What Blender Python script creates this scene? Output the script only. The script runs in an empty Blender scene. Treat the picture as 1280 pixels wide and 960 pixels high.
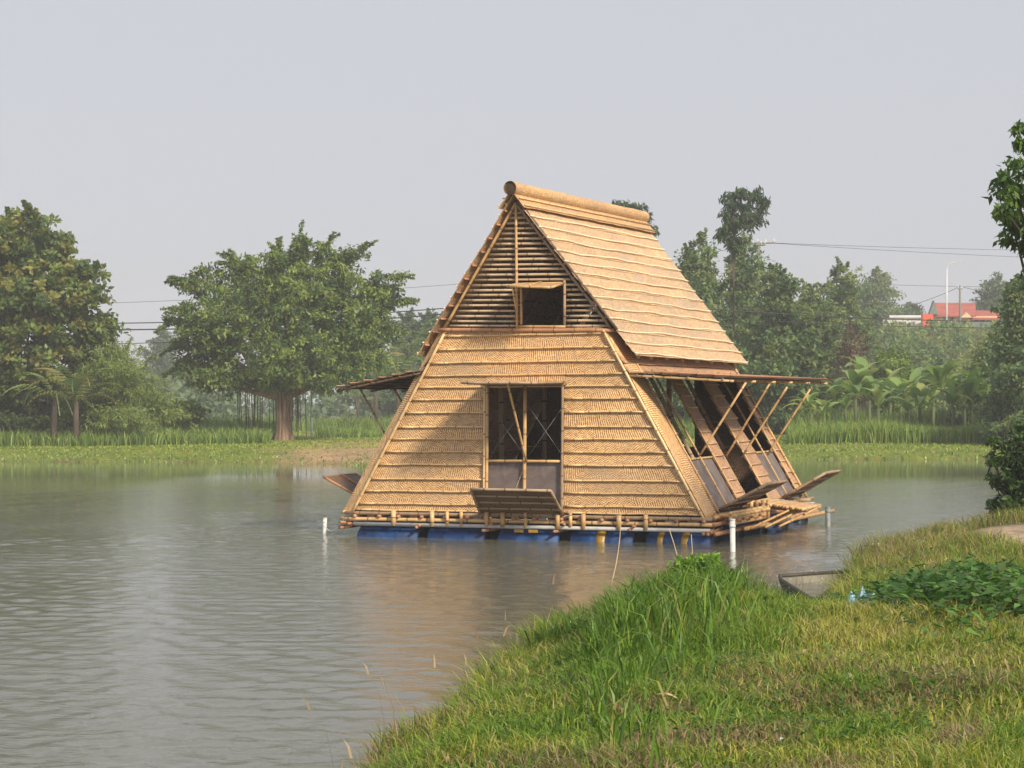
import bpy, math, random
import numpy as np
from mathutils import Vector, Matrix
random.seed(7); rng = np.random.default_rng(11)
S = bpy.context.scene
COL = S.collection
R_ = math.radians

# ------------------------------------------------------------------ camera
F0 = 2478.5
CAM = np.array([11.46, -28.52, 2.19]); yaw, pitch, roll = -0.387, .009, -.007
F = np.array([math.sin(yaw), math.cos(yaw), 0.]); R = np.array([math.cos(yaw), -math.sin(yaw), 0.]); Z = np.array([0, 0, 1.])
Fp = F*math.cos(pitch)+Z*math.sin(pitch); U = -F*math.sin(pitch)+Z*math.cos(pitch)
Rr = R*math.cos(roll)+U*math.sin(roll); Ur = U*math.cos(roll)-R*math.sin(roll)
def ray(px, py): return Fp+Rr*(px-640)/F0-Ur*(py-480)/F0
def on(px, py, ax, v):
    r = ray(px, py); return CAM+r*(v-CAM[ax])/r[ax]
def at(px, py, d): return CAM+ray(px, py)*d
def G(l, d): return np.array([CAM[0]+F[0]*d+R[0]*l, CAM[1]+F[1]*d+R[1]*l])
cam = bpy.data.cameras.new("camera"); cam.sensor_width = 36; cam.lens = 36*F0/1280
cam.clip_start = .1; cam.clip_end = 6000
camo = bpy.data.objects.new("camera", cam); COL.objects.link(camo)
M = Matrix([[Rr[i], Ur[i], -Fp[i], CAM[i]] for i in range(3)]+[[0, 0, 0, 1]])
camo.matrix_world = M; S.camera = camo

# ------------------------------------------------------------------ sky, sun, exposure
SUN = Vector((1.5, -1.0, 1.17)).normalized()
W = bpy.data.worlds.new("World"); S.world = W; W.use_nodes = True
nt = W.node_tree; nt.nodes.clear()
out = nt.nodes.new('ShaderNodeOutputWorld'); bg = nt.nodes.new('ShaderNodeBackground')
sky = nt.nodes.new('ShaderNodeTexSky'); sky.sky_type = 'NISHITA'; sky.sun_disc = False
sky.sun_elevation = math.asin(SUN.z); sky.sun_rotation = math.atan2(SUN.x, SUN.y)
sky.dust_density = 4; sky.air_density = 1.2
mix = nt.nodes.new('ShaderNodeMixRGB'); mix.inputs[0].default_value = .86
mix.inputs[2].default_value = (6.05, 6.15, 6.7, 1)      # thick pale morning haze veiling the sky
nt.links.new(sky.outputs[0], mix.inputs[1]); nt.links.new(mix.outputs[0], bg.inputs[0])
bg.inputs[1].default_value = .1; nt.links.new(bg.outputs[0], out.inputs[0])
sl = bpy.data.lights.new("sun", 'SUN'); sl.energy = 4.6; sl.angle = R_(8.0); sl.color = (1, .87, .68)
so = bpy.data.objects.new("sun", sl); COL.objects.link(so); so.rotation_euler = SUN.to_track_quat('Z', 'Y').to_euler()
so.location = (30, -30, 30)
S.view_settings.view_transform = 'Standard'; S.view_settings.look = 'None'
S.view_settings.exposure = .12; S.view_settings.gamma = 1
S.render.engine = 'CYCLES'
S.cycles.max_bounces = 8; S.cycles.transparent_max_bounces = 8; S.cycles.volume_bounces = 0
S.cycles.use_denoising = True

# ------------------------------------------------------------------ materials
def mat(name):
    m = bpy.data.materials.new(name); m.use_nodes = True
    n = m.node_tree; b = n.nodes['Principled BSDF']
    b.inputs['Roughness'].default_value = .7
    return m, n, b
def N(n, t, **kw):
    x = n.nodes.new(t)
    for k, v in kw.items():
        if k.startswith('_'): setattr(x, k[1:], v)
        else: x.inputs[k.replace('__', ' ')].default_value = v
    return x
def L(n, a, b): n.links.new(a, b)
def mth(n, op, a, b=None, c=None):
    x = n.nodes.new('ShaderNodeMath'); x.operation = op
    for i, v in enumerate((a, b, c)):
        if v is None: continue
        if isinstance(v, (int, float)): x.inputs[i].default_value = v
        else: L(n, v, x.inputs[i])
    return x.outputs[0]
def ramp(n, fac, stops):
    r = n.nodes.new('ShaderNodeValToRGB'); e = r.color_ramp.elements
    while len(e) < len(stops): e.new(.5)
    for el, (p, c) in zip(e, stops): el.position = p; el.color = (*c, 1)
    if fac is not None: L(n, fac, r.inputs[0])
    return r.outputs[0]
def mulc(n, a, b, f=1.):
    x = n.nodes.new('ShaderNodeMixRGB'); x.blend_type = 'MULTIPLY'; x.inputs[0].default_value = f
    for i, v in ((1, a), (2, b)):
        if isinstance(v, tuple): x.inputs[i].default_value = (*v, 1)
        else: L(n, v, x.inputs[i])
    return x.outputs[0]

def weave_mat(name, base, dark, bump=.5, var=.25, style=0):
    """woven split bamboo: zigzag strips a couple of centimetres wide; UV is in metres"""
    m, n, b = mat(name)
    uv = N(n, 'ShaderNodeUVMap'); sep = N(n, 'ShaderNodeSeparateXYZ'); L(n, uv.outputs[0], sep.inputs[0])
    oi = N(n, 'ShaderNodeObjectInfo')
    u = mth(n, 'ADD', sep.outputs[0], mth(n, 'MULTIPLY', oi.outputs['Random'], 7.3)); v = sep.outputs[1]
    nz = N(n, 'ShaderNodeTexNoise', Scale=6., Detail=3.); L(n, uv.outputs[0], nz.inputs[0])
    wob = mth(n, 'MULTIPLY', mth(n, 'SUBTRACT', nz.outputs[0], .5), .05)
    zz = mth(n, 'ABSOLUTE', mth(n, 'SUBTRACT', mth(n, 'FRACT', mth(n, 'MULTIPLY', u, 6.)), .5))
    a = mth(n, 'ADD', mth(n, 'ADD', v, mth(n, 'MULTIPLY', zz, .13)), wob)
    s1 = mth(n, 'SINE', mth(n, 'MULTIPLY', a, 2*math.pi/.036))
    # upright strips crossing under and over
    s2 = mth(n, 'SINE', mth(n, 'MULTIPLY', mth(n, 'ADD', u, wob), 2*math.pi/.036))
    sel = N(n, 'ShaderNodeTexNoise', Scale=1.1, Detail=1.)
    cmb = N(n, 'ShaderNodeCombineXYZ'); L(n, u, cmb.inputs[0]); L(n, mth(n, 'MULTIPLY', v, 2.), cmb.inputs[1]); L(n, mth(n, 'MULTIPLY', oi.outputs['Random'], 30.), cmb.inputs[2])
    L(n, cmb.outputs[0], sel.inputs[0])
    f = mth(n, 'GREATER_THAN', sel.outputs[0], .52 if style == 0 else .35)
    mixf = N(n, 'ShaderNodeMix'); L(n, f, mixf.inputs[0]); L(n, s1, mixf.inputs[2]); L(n, s2, mixf.inputs[3])
    h = mth(n, 'MULTIPLY_ADD', mixf.outputs[0], .5, .5)
    fine = N(n, 'ShaderNodeTexNoise', Scale=15., Detail=5., Roughness=.75); L(n, cmb.outputs[0], fine.inputs[0])
    h2 = mth(n, 'MULTIPLY_ADD', mth(n, 'SUBTRACT', fine.outputs[0], .47), 2.6, mth(n, 'MULTIPLY', h, .9))
    c = ramp(n, h2, [(.05, dark), (.5, tuple((x+y)*.5 for x, y in zip(base, dark))), (.75, base), (1., tuple(min(1, x*1.2) for x in base))])
    big = N(n, 'ShaderNodeTexNoise', Scale=1.3, Detail=5., Roughness=.6); L(n, cmb.outputs[0], big.inputs[0])
    c = mulc(n, c, ramp(n, big.outputs[0], [(.3, (1-var*1.5, 1-var*1.6, 1-var*1.5)), (.5, (.95, .92, .9)), (.7, (1.05, 1.05, 1.))]))
    st = N(n, 'ShaderNodeTexNoise', Scale=.9, Detail=7., Roughness=.7, Distortion=.6); L(n, cmb.outputs[0], st.inputs[0])
    gx = N(n, 'ShaderNodeMixRGB'); L(n, ramp(n, st.outputs[0], [(.48, (0, 0, 0)), (.66, (.55, .55, .55))]), gx.inputs[0]); L(n, c, gx.inputs[1])
    gx.inputs[2].default_value = (base[0]*.50, base[1]*.58, base[2]*.80, 1); c = gx.outputs[0]
    rnd = ramp(n, oi.outputs['Random'], [(0, (1-var, 1-var*1.1, 1-var)), (1, (1.05, 1.02, 1.))])
    c = mulc(n, c, rnd)
    L(n, c, b.inputs['Base Color'])
    bp = N(n, 'ShaderNodeBump', Strength=bump, Distance=.02); L(n, h2, bp.inputs['Height']); L(n, bp.outputs[0], b.inputs['Normal'])
    b.inputs['Roughness'].default_value = .6
    return m
M_wall = weave_mat('wall_weave', (.91, .60, .30), (.36, .19, .075), .4, .14)
M_roof = weave_mat('roof_weave', (.91, .66, .40), (.38, .22, .11), .6, .1)
M_side = weave_mat('side_weave', (.84, .54, .32), (.38, .21, .11), .6, .22)
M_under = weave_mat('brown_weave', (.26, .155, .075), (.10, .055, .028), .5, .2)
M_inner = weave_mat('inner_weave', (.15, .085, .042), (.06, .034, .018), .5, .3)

def bamboo_mat(name, c0, c1, ring=(.25, .16, .09), rough=.45):
    m, n, b = mat(name)
    uv = N(n, 'ShaderNodeUVMap'); sep = N(n, 'ShaderNodeSeparateXYZ'); L(n, uv.outputs[0], sep.inputs[0])
    oi = N(n, 'ShaderNodeObjectInfo')
    v = mth(n, 'ADD', sep.outputs[1], oi.outputs['Random'])
    fr = mth(n, 'FRACT', mth(n, 'MULTIPLY', v, 2.9))
    ringf = mth(n, 'LESS_THAN', fr, .07)
    geo = N(n, 'ShaderNodeTexCoord')
    nz = N(n, 'ShaderNodeTexNoise', Scale=3.5, Detail=6., Roughness=.65); L(n, geo.outputs['Object'], nz.inputs[0])
    add = mth(n, 'ADD', mth(n, 'MULTIPLY', oi.outputs['Random'], .5), mth(n, 'MULTIPLY', nz.outputs[0], .6))
    c = ramp(n, add, [(.2, c1), (.5, tuple((a+d)/2 for a, d in zip(c0, c1))), (.8, c0)])
    mx = N(n, 'ShaderNodeMixRGB'); L(n, ringf, mx.inputs[0]); L(n, c, mx.inputs[1]); mx.inputs[2].default_value = (*ring, 1)
    L(n, mx.outputs[0], b.inputs['Base Color']); b.inputs['Roughness'].default_value = rough
    bp = N(n, 'ShaderNodeBump', Strength=.3, Distance=.01); L(n, nz.outputs[0], bp.inputs['Height']); L(n, bp.outputs[0], b.inputs['Normal'])
    return m
M_bam = bamboo_mat('pale_bamboo', (.68, .45, .21), (.46, .27, .11))
M_batten = bamboo_mat('split_bamboo', (.80, .58, .30), (.60, .40, .19), (.40, .24, .11))
M_cream_b = bamboo_mat('cream_split_bamboo', (.95, .80, .56), (.85, .66, .42), (.62, .45, .27))
M_grey = bamboo_mat('weathered_bamboo', (.46, .33, .21), (.28, .19, .12), (.16, .10, .06), .7)
M_slat = bamboo_mat('gable_bamboo', (.66, .50, .33), (.42, .31, .20), (.25, .17, .1), .7)
M_red = bamboo_mat('reddish_bamboo', (.50, .26, .14), (.33, .15, .08), (.2, .1, .06), .6)
M_dark = bamboo_mat('dark_bamboo', (.16, .10, .06), (.09, .055, .035), (.05, .03, .02), .6)

def plain(name, c, rough=.6, var=.25, scale=4., metal=0., bump=.15):
    m, n, b = mat(name)
    tc = N(n, 'ShaderNodeTexCoord'); nz = N(n, 'ShaderNodeTexNoise', Scale=scale, Detail=8., Roughness=.65); L(n, tc.outputs['Object'], nz.inputs[0])
    cc = ramp(n, nz.outputs[0], [(.3, tuple(x*(1-var*1.6) for x in c)), (.5, c), (.75, tuple(min(1, x*(1+var)) for x in c))])
    L(n, cc, b.inputs['Base Color']); b.inputs['Roughness'].default_value = rough; b.inputs['Metallic'].default_value = metal
    bp = N(n, 'ShaderNodeBump', Strength=bump, Distance=.02); L(n, nz.outputs[0], bp.inputs['Height']); L(n, bp.outputs[0], b.inputs['Normal'])
    return m
M_blue = plain('blue_plastic', (.010, .055, .19), .5, .45, 3.)
M_yel = plain('yellow_plastic', (.42, .25, .035), .4, .3, 6.)
M_pipe = plain('grey_pipe', (.50, .50, .50), .45, .15, 9.)
M_pvc = plain('white_pipe', (.72, .73, .70), .4, .12, 9.)
M_pipeg = plain('dull_grey_pipe', (.22, .25, .26), .5, .2, 9.)
M_conc = plain('grey_boat_boards', (.20, .19, .155), .8, .3, 3.)
M_boatdark = plain('dark_wet_wood', (.05, .045, .035), .6, .3, 5.)
M_wood = plain('pole_concrete', (.20, .19, .18), .8, .2, 3.)
M_metal = plain('galvanised_steel', (.62, .64, .66), .4, .1, 5., .0)
M_wire = plain('black_cable', (.03, .03, .035), .6, .1)
M_white = plain('white_wall', (.66, .65, .66), .8, .15, .6)
M_redroof = plain('red_roof_tiles', (.38, .10, .075), .8, .2, 1.2)
M_orange = plain('orange_sheet', (.75, .11, .05), .6, .08, 1.)
M_cream = plain('cream_plaster', (.72, .52, .30), .8, .15, .8)
M_greenwall = plain('grey_green_gable', (.16, .20, .19), .8, .2, .8)
M_glass = plain('dark_glass', (.03, .035, .04), .15, .1)
M_bluebag = plain('blue_plastic_sheet', (.22, .40, .48), .35, .4, 9., 0, .6)
M_dry = plain('dry_leaf', (.62, .48, .28), .8, .2, 9.)
M_litter = plain('white_scrap', (.75, .75, .73), .6, .1, 9.)
M_rust = plain('rusty_orange_cloth', (.50, .12, .03), .9, .3, 3.)

def mesh_panel():
    m, n, b = mat('grey_netting')
    uv = N(n, 'ShaderNodeUVMap'); sep = N(n, 'ShaderNodeSeparateXYZ'); L(n, uv.outputs[0], sep.inputs[0])
    nz = N(n, 'ShaderNodeTexNoise', Scale=4., Detail=5., Distortion=1.); L(n, uv.outputs[0], nz.inputs[0])
    c = ramp(n, nz.outputs[0], [(.35, (.16, .125, .12)), (.6, (.24, .20, .19)), (.8, (.34, .31, .30))])
    L(n, c, b.inputs['Base Color']); b.inputs['Roughness'].default_value = .5
    b.inputs['Alpha'].default_value = .82
    return m
M_net = mesh_panel()

def foliage(name, rough=.5, trans=.35):
    m, n, b = mat(name)
    a = N(n, 'ShaderNodeAttribute', _attribute_name='col')
    L(n, a.outputs[0], b.inputs['Base Color']); b.inputs['Roughness'].default_value = rough
    b.inputs['Specular IOR Level'].default_value = .35
    tr = N(n, 'ShaderNodeBsdfTranslucent'); hs = N(n, 'ShaderNodeHueSaturation', Value=1.35, Saturation=1.1)
    L(n, a.outputs[0], hs.inputs['Color']); L(n, hs.outputs[0], tr.inputs[0])
    ms = N(n, 'ShaderNodeMixShader'); ms.inputs[0].default_value = trans
    L(n, b.outputs[0], ms.inputs[1]); L(n, tr.outputs[0], ms.inputs[2])
    L(n, ms.outputs[0], n.nodes['Material Output'].inputs[0])
    return m
M_leaf = foliage('leaf'); M_grass = foliage('grass_blade', .45, .3)

def bark_mat(name, c):
    m, n, b = mat(name)
    tc = N(n, 'ShaderNodeTexCoord'); mp = N(n, 'ShaderNodeMapping'); mp.inputs['Scale'].default_value = (3, 3, .5)
    L(n, tc.outputs['Object'], mp.inputs[0])
    nz = N(n, 'ShaderNodeTexNoise', Scale=3., Detail=8., Roughness=.7); L(n, mp.outputs[0], nz.inputs[0])
    L(n, ramp(n, nz.outputs[0], [(.3, tuple(x*.35 for x in c)), (.55, c), (.8, tuple(x*1.35 for x in c))]), b.inputs['Base Color'])
    bp = N(n, 'ShaderNodeBump', Strength=.8, Distance=.08); L(n, nz.outputs[0], bp.inputs['Height']); L(n, bp.outputs[0], b.inputs['Normal'])
    b.inputs['Roughness'].default_value = .9
    return m
M_bark = bark_mat('brown_bark', (.36, .24, .16)); M_barkd = bark_mat('dark_bark', (.10, .075, .055))

def ground_mat():
    m, n, b = mat('ground_earth_and_turf')
    a = N(n, 'ShaderNodeAttribute', _attribute_name='col')
    tc = N(n, 'ShaderNodeTexCoord'); nz = N(n, 'ShaderNodeTexNoise', Scale=5., Detail=9., Roughness=.75); L(n, tc.outputs['Object'], nz.inputs[0])
    nb = N(n, 'ShaderNodeTexNoise', Scale=.7, Detail=6., Roughness=.6); L(n, tc.outputs['Object'], nb.inputs[0])
    c = mulc(n, a.outputs[0], ramp(n, nz.outputs[0], [(.3, (.45, .42, .38)), (.5, (.95, .95, .95)), (.75, (1.5, 1.45, 1.3))]))
    c = mulc(n, c, ramp(n, nb.outputs[0], [(.3, (.75, .8, .75)), (.7, (1.25, 1.15, 1.0))]))
    L(n, c, b.inputs['Base Color']); b.inputs['Roughness'].default_value = .95
    b.inputs['Specular IOR Level'].default_value = .1
    bp = N(n, 'ShaderNodeBump', Strength=.8, Distance=.06); L(n, nz.outputs[0], bp.inputs['Height']); L(n, bp.outputs[0], b.inputs['Normal'])
    return m
M_ground = ground_mat()

def water_mat():
    m, n, b = mat('pond_water')
    b.inputs['Base Color'].default_value = (.14, .142, .11, 1)
    b.inputs['Roughness'].default_value = .03; b.inputs['IOR'].default_value = 1.333
    tc = N(n, 'ShaderNodeTexCoord')
    mp = N(n, 'ShaderNodeMapping'); mp.inputs['Rotation'].default_value = (0, 0, .45); mp.inputs['Scale'].default_value = (1., 1.7, 1)
    L(n, tc.outputs['Object'], mp.inputs[0])
    n1 = N(n, 'ShaderNodeTexNoise', Scale=3.2, Detail=5., Roughness=.6, Distortion=.5); L(n, mp.outputs[0], n1.inputs[0])
    n2 = N(n, 'ShaderNodeTexNoise', Scale=11., Detail=3., Roughness=.6); L(n, mp.outputs[0], n2.inputs[0])
    n3 = N(n, 'ShaderNodeTexNoise', Scale=.12, Detail=3.); L(n, tc.outputs['Object'], n3.inputs[0])
    h = mth(n, 'MULTIPLY_ADD', n2.outputs[0], .5, n1.outputs[0])
    # calm lee along the far bank (object y + slight curve) and in the lee of the house
    sep = N(n, 'ShaderNodeSeparateXYZ'); L(n, tc.outputs['Object'], sep.inputs[0])
    far = mth(n, 'ADD', sep.outputs[1], mth(n, 'MULTIPLY', sep.outputs[0], -.22))
    far = mth(n, 'ADD', far, mth(n, 'MULTIPLY', n3.outputs[0], 8.))
    mr = N(n, 'ShaderNodeMapRange'); mr.inputs[1].default_value = 23.; mr.inputs[2].default_value = 31.; mr.inputs[3].default_value = 1.; mr.inputs[4].default_value = .12
    L(n, far, mr.inputs[0])
    gust = N(n, 'ShaderNodeMapRange'); gust.inputs[1].default_value = .35; gust.inputs[2].default_value = .65; gust.inputs[3].default_value = .6; gust.inputs[4].default_value = 1.15
    L(n, n3.outputs[0], gust.inputs[0])
    st = mth(n, 'MULTIPLY', mth(n, 'MULTIPLY', mr.outputs[0], gust.outputs[0]), .8)
    bp = N(n, 'ShaderNodeBump', Distance=.014); L(n, h, bp.inputs['Height']); L(n, st, bp.inputs['Strength'])
    L(n, bp.outputs[0], b.inputs['Normal'])
    return m
M_water = water_mat()

# ------------------------------------------------------------------ object helpers
def setp(o, label=None, cat=None, group=None, kind=None):
    for k, v in (('label', label), ('category', cat), ('group', group), ('kind', kind)):
        if v: o[k] = v
    return o
def empty(name, loc, label=None, cat=None, group=None):
    o = bpy.data.objects.new(name, None); COL.objects.link(o); o.location = Vector([float(x) for x in loc]); o.empty_display_size = .3
    return setp(o, label, cat, group)
class MB:
    """collects polygons with uvs"""
    def __init__(s): s.v = []; s.f = []; s.uv = []
    def face(s, idx, uvs): s.f.append(idx); s.uv.append(uvs)
    def tube(s, p0, p1, r, seg=8, r1=None, cap=True, nodes=False, bend=None):
        p0 = Vector([float(x) for x in p0]); p1 = Vector([float(x) for x in p1]); r1 = r if r1 is None else r1
        d = p1-p0; Ln = d.length; d.normalize()
        a = d.orthogonal().normalized(); b_ = d.cross(a)
        st = [(0, 1)]
        if nodes:
            t = .17+.15*random.random()
            while t < Ln-.1:
                st += [((t-.015)/Ln, 1.), (t/Ln, 1.13), ((t+.015)/Ln, 1.)]; t += .30+.08*random.random()
        elif bend: st += [(k/6, 1) for k in range(1, 6)]
        st.append((1, 1)); base = len(s.v)
        for t, k in st:
            c = p0+d*(t*Ln); rr = (r+(r1-r)*t)*k
            if bend: c = c+Vector(bend)*(4*t*(1-t))
            for i in range(seg):
                an = 2*math.pi*i/seg; s.v.append(c+(a*math.cos(an)+b_*math.sin(an))*rr)
        for j in range(len(st)-1):
            for i in range(seg):
                k = (i+1) % seg; A = base+j*seg
                s.face([A+i, A+k, A+seg+k, A+seg+i], [(i/seg, st[j][0]*Ln), ((i+1)/seg, st[j][0]*Ln), ((i+1)/seg, st[j+1][0]*Ln), (i/seg, st[j+1][0]*Ln)])
        if cap:
            s.face([base+i for i in range(seg)][::-1], [(0, 0)]*seg)
            A = base+(len(st)-1)*seg; s.face([A+i for i in range(seg)], [(0, Ln)]*seg)
        return s
    def box(s, c, sx, sy, sz, rot=None):
        base = len(s.v); c = Vector([float(x) for x in c])
        for x in (-1, 1):
            for y in (-1, 1):
                for z in (-1, 1):
                    p = Vector((x*sx/2, y*sy/2, z*sz/2))
                    if rot: p = rot @ p
                    s.v.append(c+p)
        for q in ((0, 1, 3, 2), (4, 6, 7, 5), (0, 4, 5, 1), (2, 3, 7, 6), (0, 2, 6, 4), (1, 5, 7, 3)):
            s.face([base+i for i in q], [(0, 0), (1, 0), (1, 1), (0, 1)])
        return s
    def grid(s, fn, nu, nv, uvf, thick=0., nrm=None):
        """fn(a,b)->Vector for a,b in 0..1 ; closed slab when thick>0 along nrm"""
        base = len(s.v); W_ = nu+1
        for side in range(2 if thick else 1):
            for j in range(nv+1):
                for i in range(nu+1):
                    p = fn(i/nu, j/nv)
                    s.v.append(p-nrm*thick if side else p)
        n1 = W_*(nv+1)
        for side in range(2 if thick else 1):
            o = base+side*n1
            for j in range(nv):
                for i in range(nu):
                    q = [o+j*W_+i, o+j*W_+i+1, o+(j+1)*W_+i+1, o+(j+1)*W_+i]
                    u = [uvf(i/nu, j/nv), uvf((i+1)/nu, j/nv), uvf((i+1)/nu, (j+1)/nv), uvf(i/nu, (j+1)/nv)]
                    if side: q.reverse(); u.reverse()
                    s.face(q, u)
        if thick:
            def edge(seq):
                for a, b in zip(seq[:-1], seq[1:]): s.face([b, a, a+n1, b+n1], [(0, 0), (.02, 0), (.02, .02), (0, .02)])
            edge([base+i for i in range(W_)]); edge([base+nv*W_+i for i in range(W_)][::-1])
            edge([base+j*W_ for j in range(nv+1)][::-1]); edge([base+j*W_+nu for j in range(nv+1)])
        return s
    def build(s, name, m, parent=None, smooth=False, loc=None):
        me = bpy.data.meshes.new(name); off = Vector([float(x) for x in loc]) if loc is not None else None
        vs = [tuple(v-off) if off else tuple(v) for v in s.v]
        me.from_pydata(vs, [], s.f)
        ul = me.uv_layers.new(name='UVMap'); flat = [c for f in s.uv for p in f for c in p]
        ul.data.foreach_set('uv', flat)
        me.materials.append(m)
        if smooth: me.polygons.foreach_set('use_smooth', [True]*len(me.polygons))
        o = bpy.data.objects.new(name, me); COL.objects.link(o)
        if off: o.location = off
        if parent: o.parent = parent; 
        return o
def V(*a): return Vector([float(x) for x in a])
def pole(parent, p0, p1, r, m, name='bamboo_pole', seg=8, smooth=True, r1=None, bend=None, nodes=True):
    loc = parent.location if parent and parent.parent is None else V(0, 0, 0)
    q0 = V(*p0)-loc; q1 = V(*p1)-loc
    if parent and parent.parent: q0 = V(*p0)-parent.parent.location; q1 = V(*p1)-parent.parent.location
    return MB().tube(q0, q1, r, seg, r1, nodes=nodes and not bend, bend=bend).build(name, m, parent, smooth)

def np_mesh(name, verts, quads, cols=None, m=None, parent=None, tris=None, loc=None, smooth=False):
    me = bpy.data.meshes.new(name)
    verts = np.asarray(verts, np.float32)
    if loc is not None: verts = verts-np.asarray(loc, np.float32)
    nq = len(quads); ntr = 0 if tris is None else len(tris)
    me.vertices.add(len(verts)); me.vertices.foreach_set('co', verts.ravel())
    me.loops.add(nq*4+ntr*3); me.polygons.add(nq+ntr)
    li = np.asarray(quads, np.int32).ravel(); ls = np.arange(nq)*4
    if ntr:
        li = np.concatenate([li, np.asarray(tris, np.int32).ravel()]); ls = np.concatenate([ls, nq*4+np.arange(ntr)*3])
    me.loops.foreach_set('vertex_index', li.astype(np.int32)); me.polygons.foreach_set('loop_start', ls.astype(np.int32))
    if cols is not None:
        a = me.color_attributes.new('col', 'FLOAT_COLOR', 'POINT')
        c4 = np.ones((len(verts), 4), np.float32); c4[:, :3] = cols; a.data.foreach_set('color', c4.ravel())
    me.update(calc_edges=True)
    if smooth: me.polygons.foreach_set('use_smooth', [True]*len(me.polygons))
    if m: me.materials.append(m)
    o = bpy.data.objects.new(name, me); COL.objects.link(o)
    if loc is not None and parent is None: o.location = [float(x) for x in loc]
    if parent: o.parent = parent
    return o

# ------------------------------------------------------------------ terrain
def vnoise(x, y, s, seed=0):
    x = np.asarray(x, float)/s; y = np.asarray(y, float)/s
    xi = np.floor(x); yi = np.floor(y); fx = x-xi; fy = y-yi; fx = fx*fx*(3-2*fx); fy = fy*fy*(3-2*fy)
    def h(a, b):
        t = np.sin(a*127.1+b*311.7+seed*74.7)*43758.5453; return t-np.floor(t)
    return (h(xi, yi)*(1-fx)+h(xi+1, yi)*fx)*(1-fy)+(h(xi, yi+1)*(1-fx)+h(xi+1, yi+1)*fx)*fy
def poly_sd(x, y, pts):
    """signed distance to a closed polygon, positive inside"""
    x = np.asarray(x, float); y = np.asarray(y, float); dm = np.full(x.shape, 1e9); ins = np.zeros(x.shape, bool)
    n = len(pts)
    for i in range(n):
        (ax, ay), (bx, by) = pts[i], pts[(i+1) % n]
        dx, dy = bx-ax, by-ay; t = np.clip(((x-ax)*dx+(y-ay)*dy)/(dx*dx+dy*dy), 0, 1)
        dm = np.minimum(dm, np.hypot(x-ax-t*dx, y-ay-t*dy))
        c = ((ay > y) != (by > y)) & (x < (bx-ax)*(y-ay)/(by-ay+1e-12)+ax); ins ^= c
    return np.where(ins, dm, -dm)
NEAR = [(-60, -40), (-9, -8), (-2.6, 4), (-1.15, 8), (-.98, 10.2), (-.72, 12), (-.35, 13.9), (.1, 15.6), (.7, 17.2), (1.3, 18.2), (2.0, 18.5), (2.55, 18.0), (2.95, 18.4), (3.12, 19.6), (3.35, 21.2),
        (3.9, 23.2), (4.3, 24.6), (5.5, 26.6), (7.4, 30.5), (9.5, 33), (14, 36), (24, 42), (45, 52), (90, 60), (90, -40)]
FARP = [(-200, 37), (-60, 33.5), (-33.06, 33.9), (-28, 34.1), (-23.5, 34.4), (-21, 33.5), (-19.8, 32.3), (-17.2, 29.3), (-15.6, 29.4), (-14, 32), (-11, 38), (-5.4, 41), (.8, 42), (8, 42), (20, 42), (60, 47), (200, 60), (900, 200), (900, 1200), (-900, 1200), (-900, 36)]
def ldc(x, y):
    dx = x-CAM[0]; dy = y-CAM[1]
    return dx*R[0]+dy*R[1], dx*F[0]+dy*F[1]
def sst(a, b, x):
    t = np.clip((x-a)/(b-a), 0, 1); return t*t*(3-2*t)
def height(x, y):
    x = np.asarray(x, float); y = np.asarray(y, float)
    l, d = ldc(x, y)
    wob = (vnoise(x, y, 1.3, 3)-.5)*.35
    s = poly_sd(l, d, NEAR)+wob*.6
    hn = np.where(s > 0, .50*(1-np.exp(-s/.55))+.05*np.minimum(s, 4)/4+(vnoise(x, y, .8, 5)-.5)*.07+(vnoise(x, y, 2.7, 8)-.5)*.10, s*.5)
    hn = hn+np.where(s > 0, .10*sst(22, 26, d)*sst(3.5, 6, l), 0)
    # lower in front of the moored boat, a hump under the tall clump
    hn = hn-.22*np.exp(-((l-2.6)**2/.35+(d-17.4)**2/3.5))
    sf = poly_sd(x, y, FARP)+(vnoise(x, y, 2.3, 9)-.5)*.9
    hf = np.where(sf > 0, .42*(1-np.exp(-sf/1.6))+(vnoise(x, y, 3., 4)-.5)*.10*np.minimum(sf, 1)+.004*np.clip(sf, 0, 60), sf*.3)
    hf = hf+np.where(sf > 0, 7.6*sst(120, 172, d)*sst(.14, .19, l/np.maximum(d, 1)), 0)
    return np.maximum(np.maximum(hn, hf), -.9)
def hz(p): return float(height(np.array([p[0]]), np.array([p[1]]))[0])

def axis(pieces):
    out_ = [pieces[0][0]]
    for a, b, st in pieces:
        n = max(1, int(round((b-a)/st))); out_ += list(a+(b-a)*(np.arange(n)+1)/n)
    return np.array(out_)
dax = axis([(-60, -10, 5), (-10, 5, 1), (5, 28, .25), (28, 40, .8), (40, 60, 3), (60, 100, .8), (100, 200, 4), (200, 560, 30)])
lax = axis([(-420, -100, 20), (-100, -35, 3), (-35, -6, 1.), (-6, 9, .25), (9, 30, 1.), (30, 100, 3), (100, 420, 20)])
LL, DD = np.meshgrid(lax, dax)
X = CAM[0]+F[0]*DD+R[0]*LL; Y = CAM[1]+F[1]*DD+R[1]*LL; Hh = height(X, Y)
gc = np.zeros(X.shape+(3,)); gc[:] = (.10, .115, .035)
dirt = np.array((.28, .19, .12))
near_s = poly_sd(LL, DD, NEAR); far_s = poly_sd(X, Y, FARP)
def blend(msk, c): 
    global gc
    gc = gc*(1-msk[..., None])+np.array(c)*msk[..., None]
blend((DD > 50)*(DD < 118)*1., (.17, .22, .045))
blend((DD < 50)*.55*sst(.4, .65, vnoise(X, Y, .9, 21)), (.20, .145, .075))
blend((DD < 50)*(1-sst(.0, .25, near_s))*.9, (.09, .065, .04))
pL, pD = ldc(*on(1290, 666, 2, .6)[:2])
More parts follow.
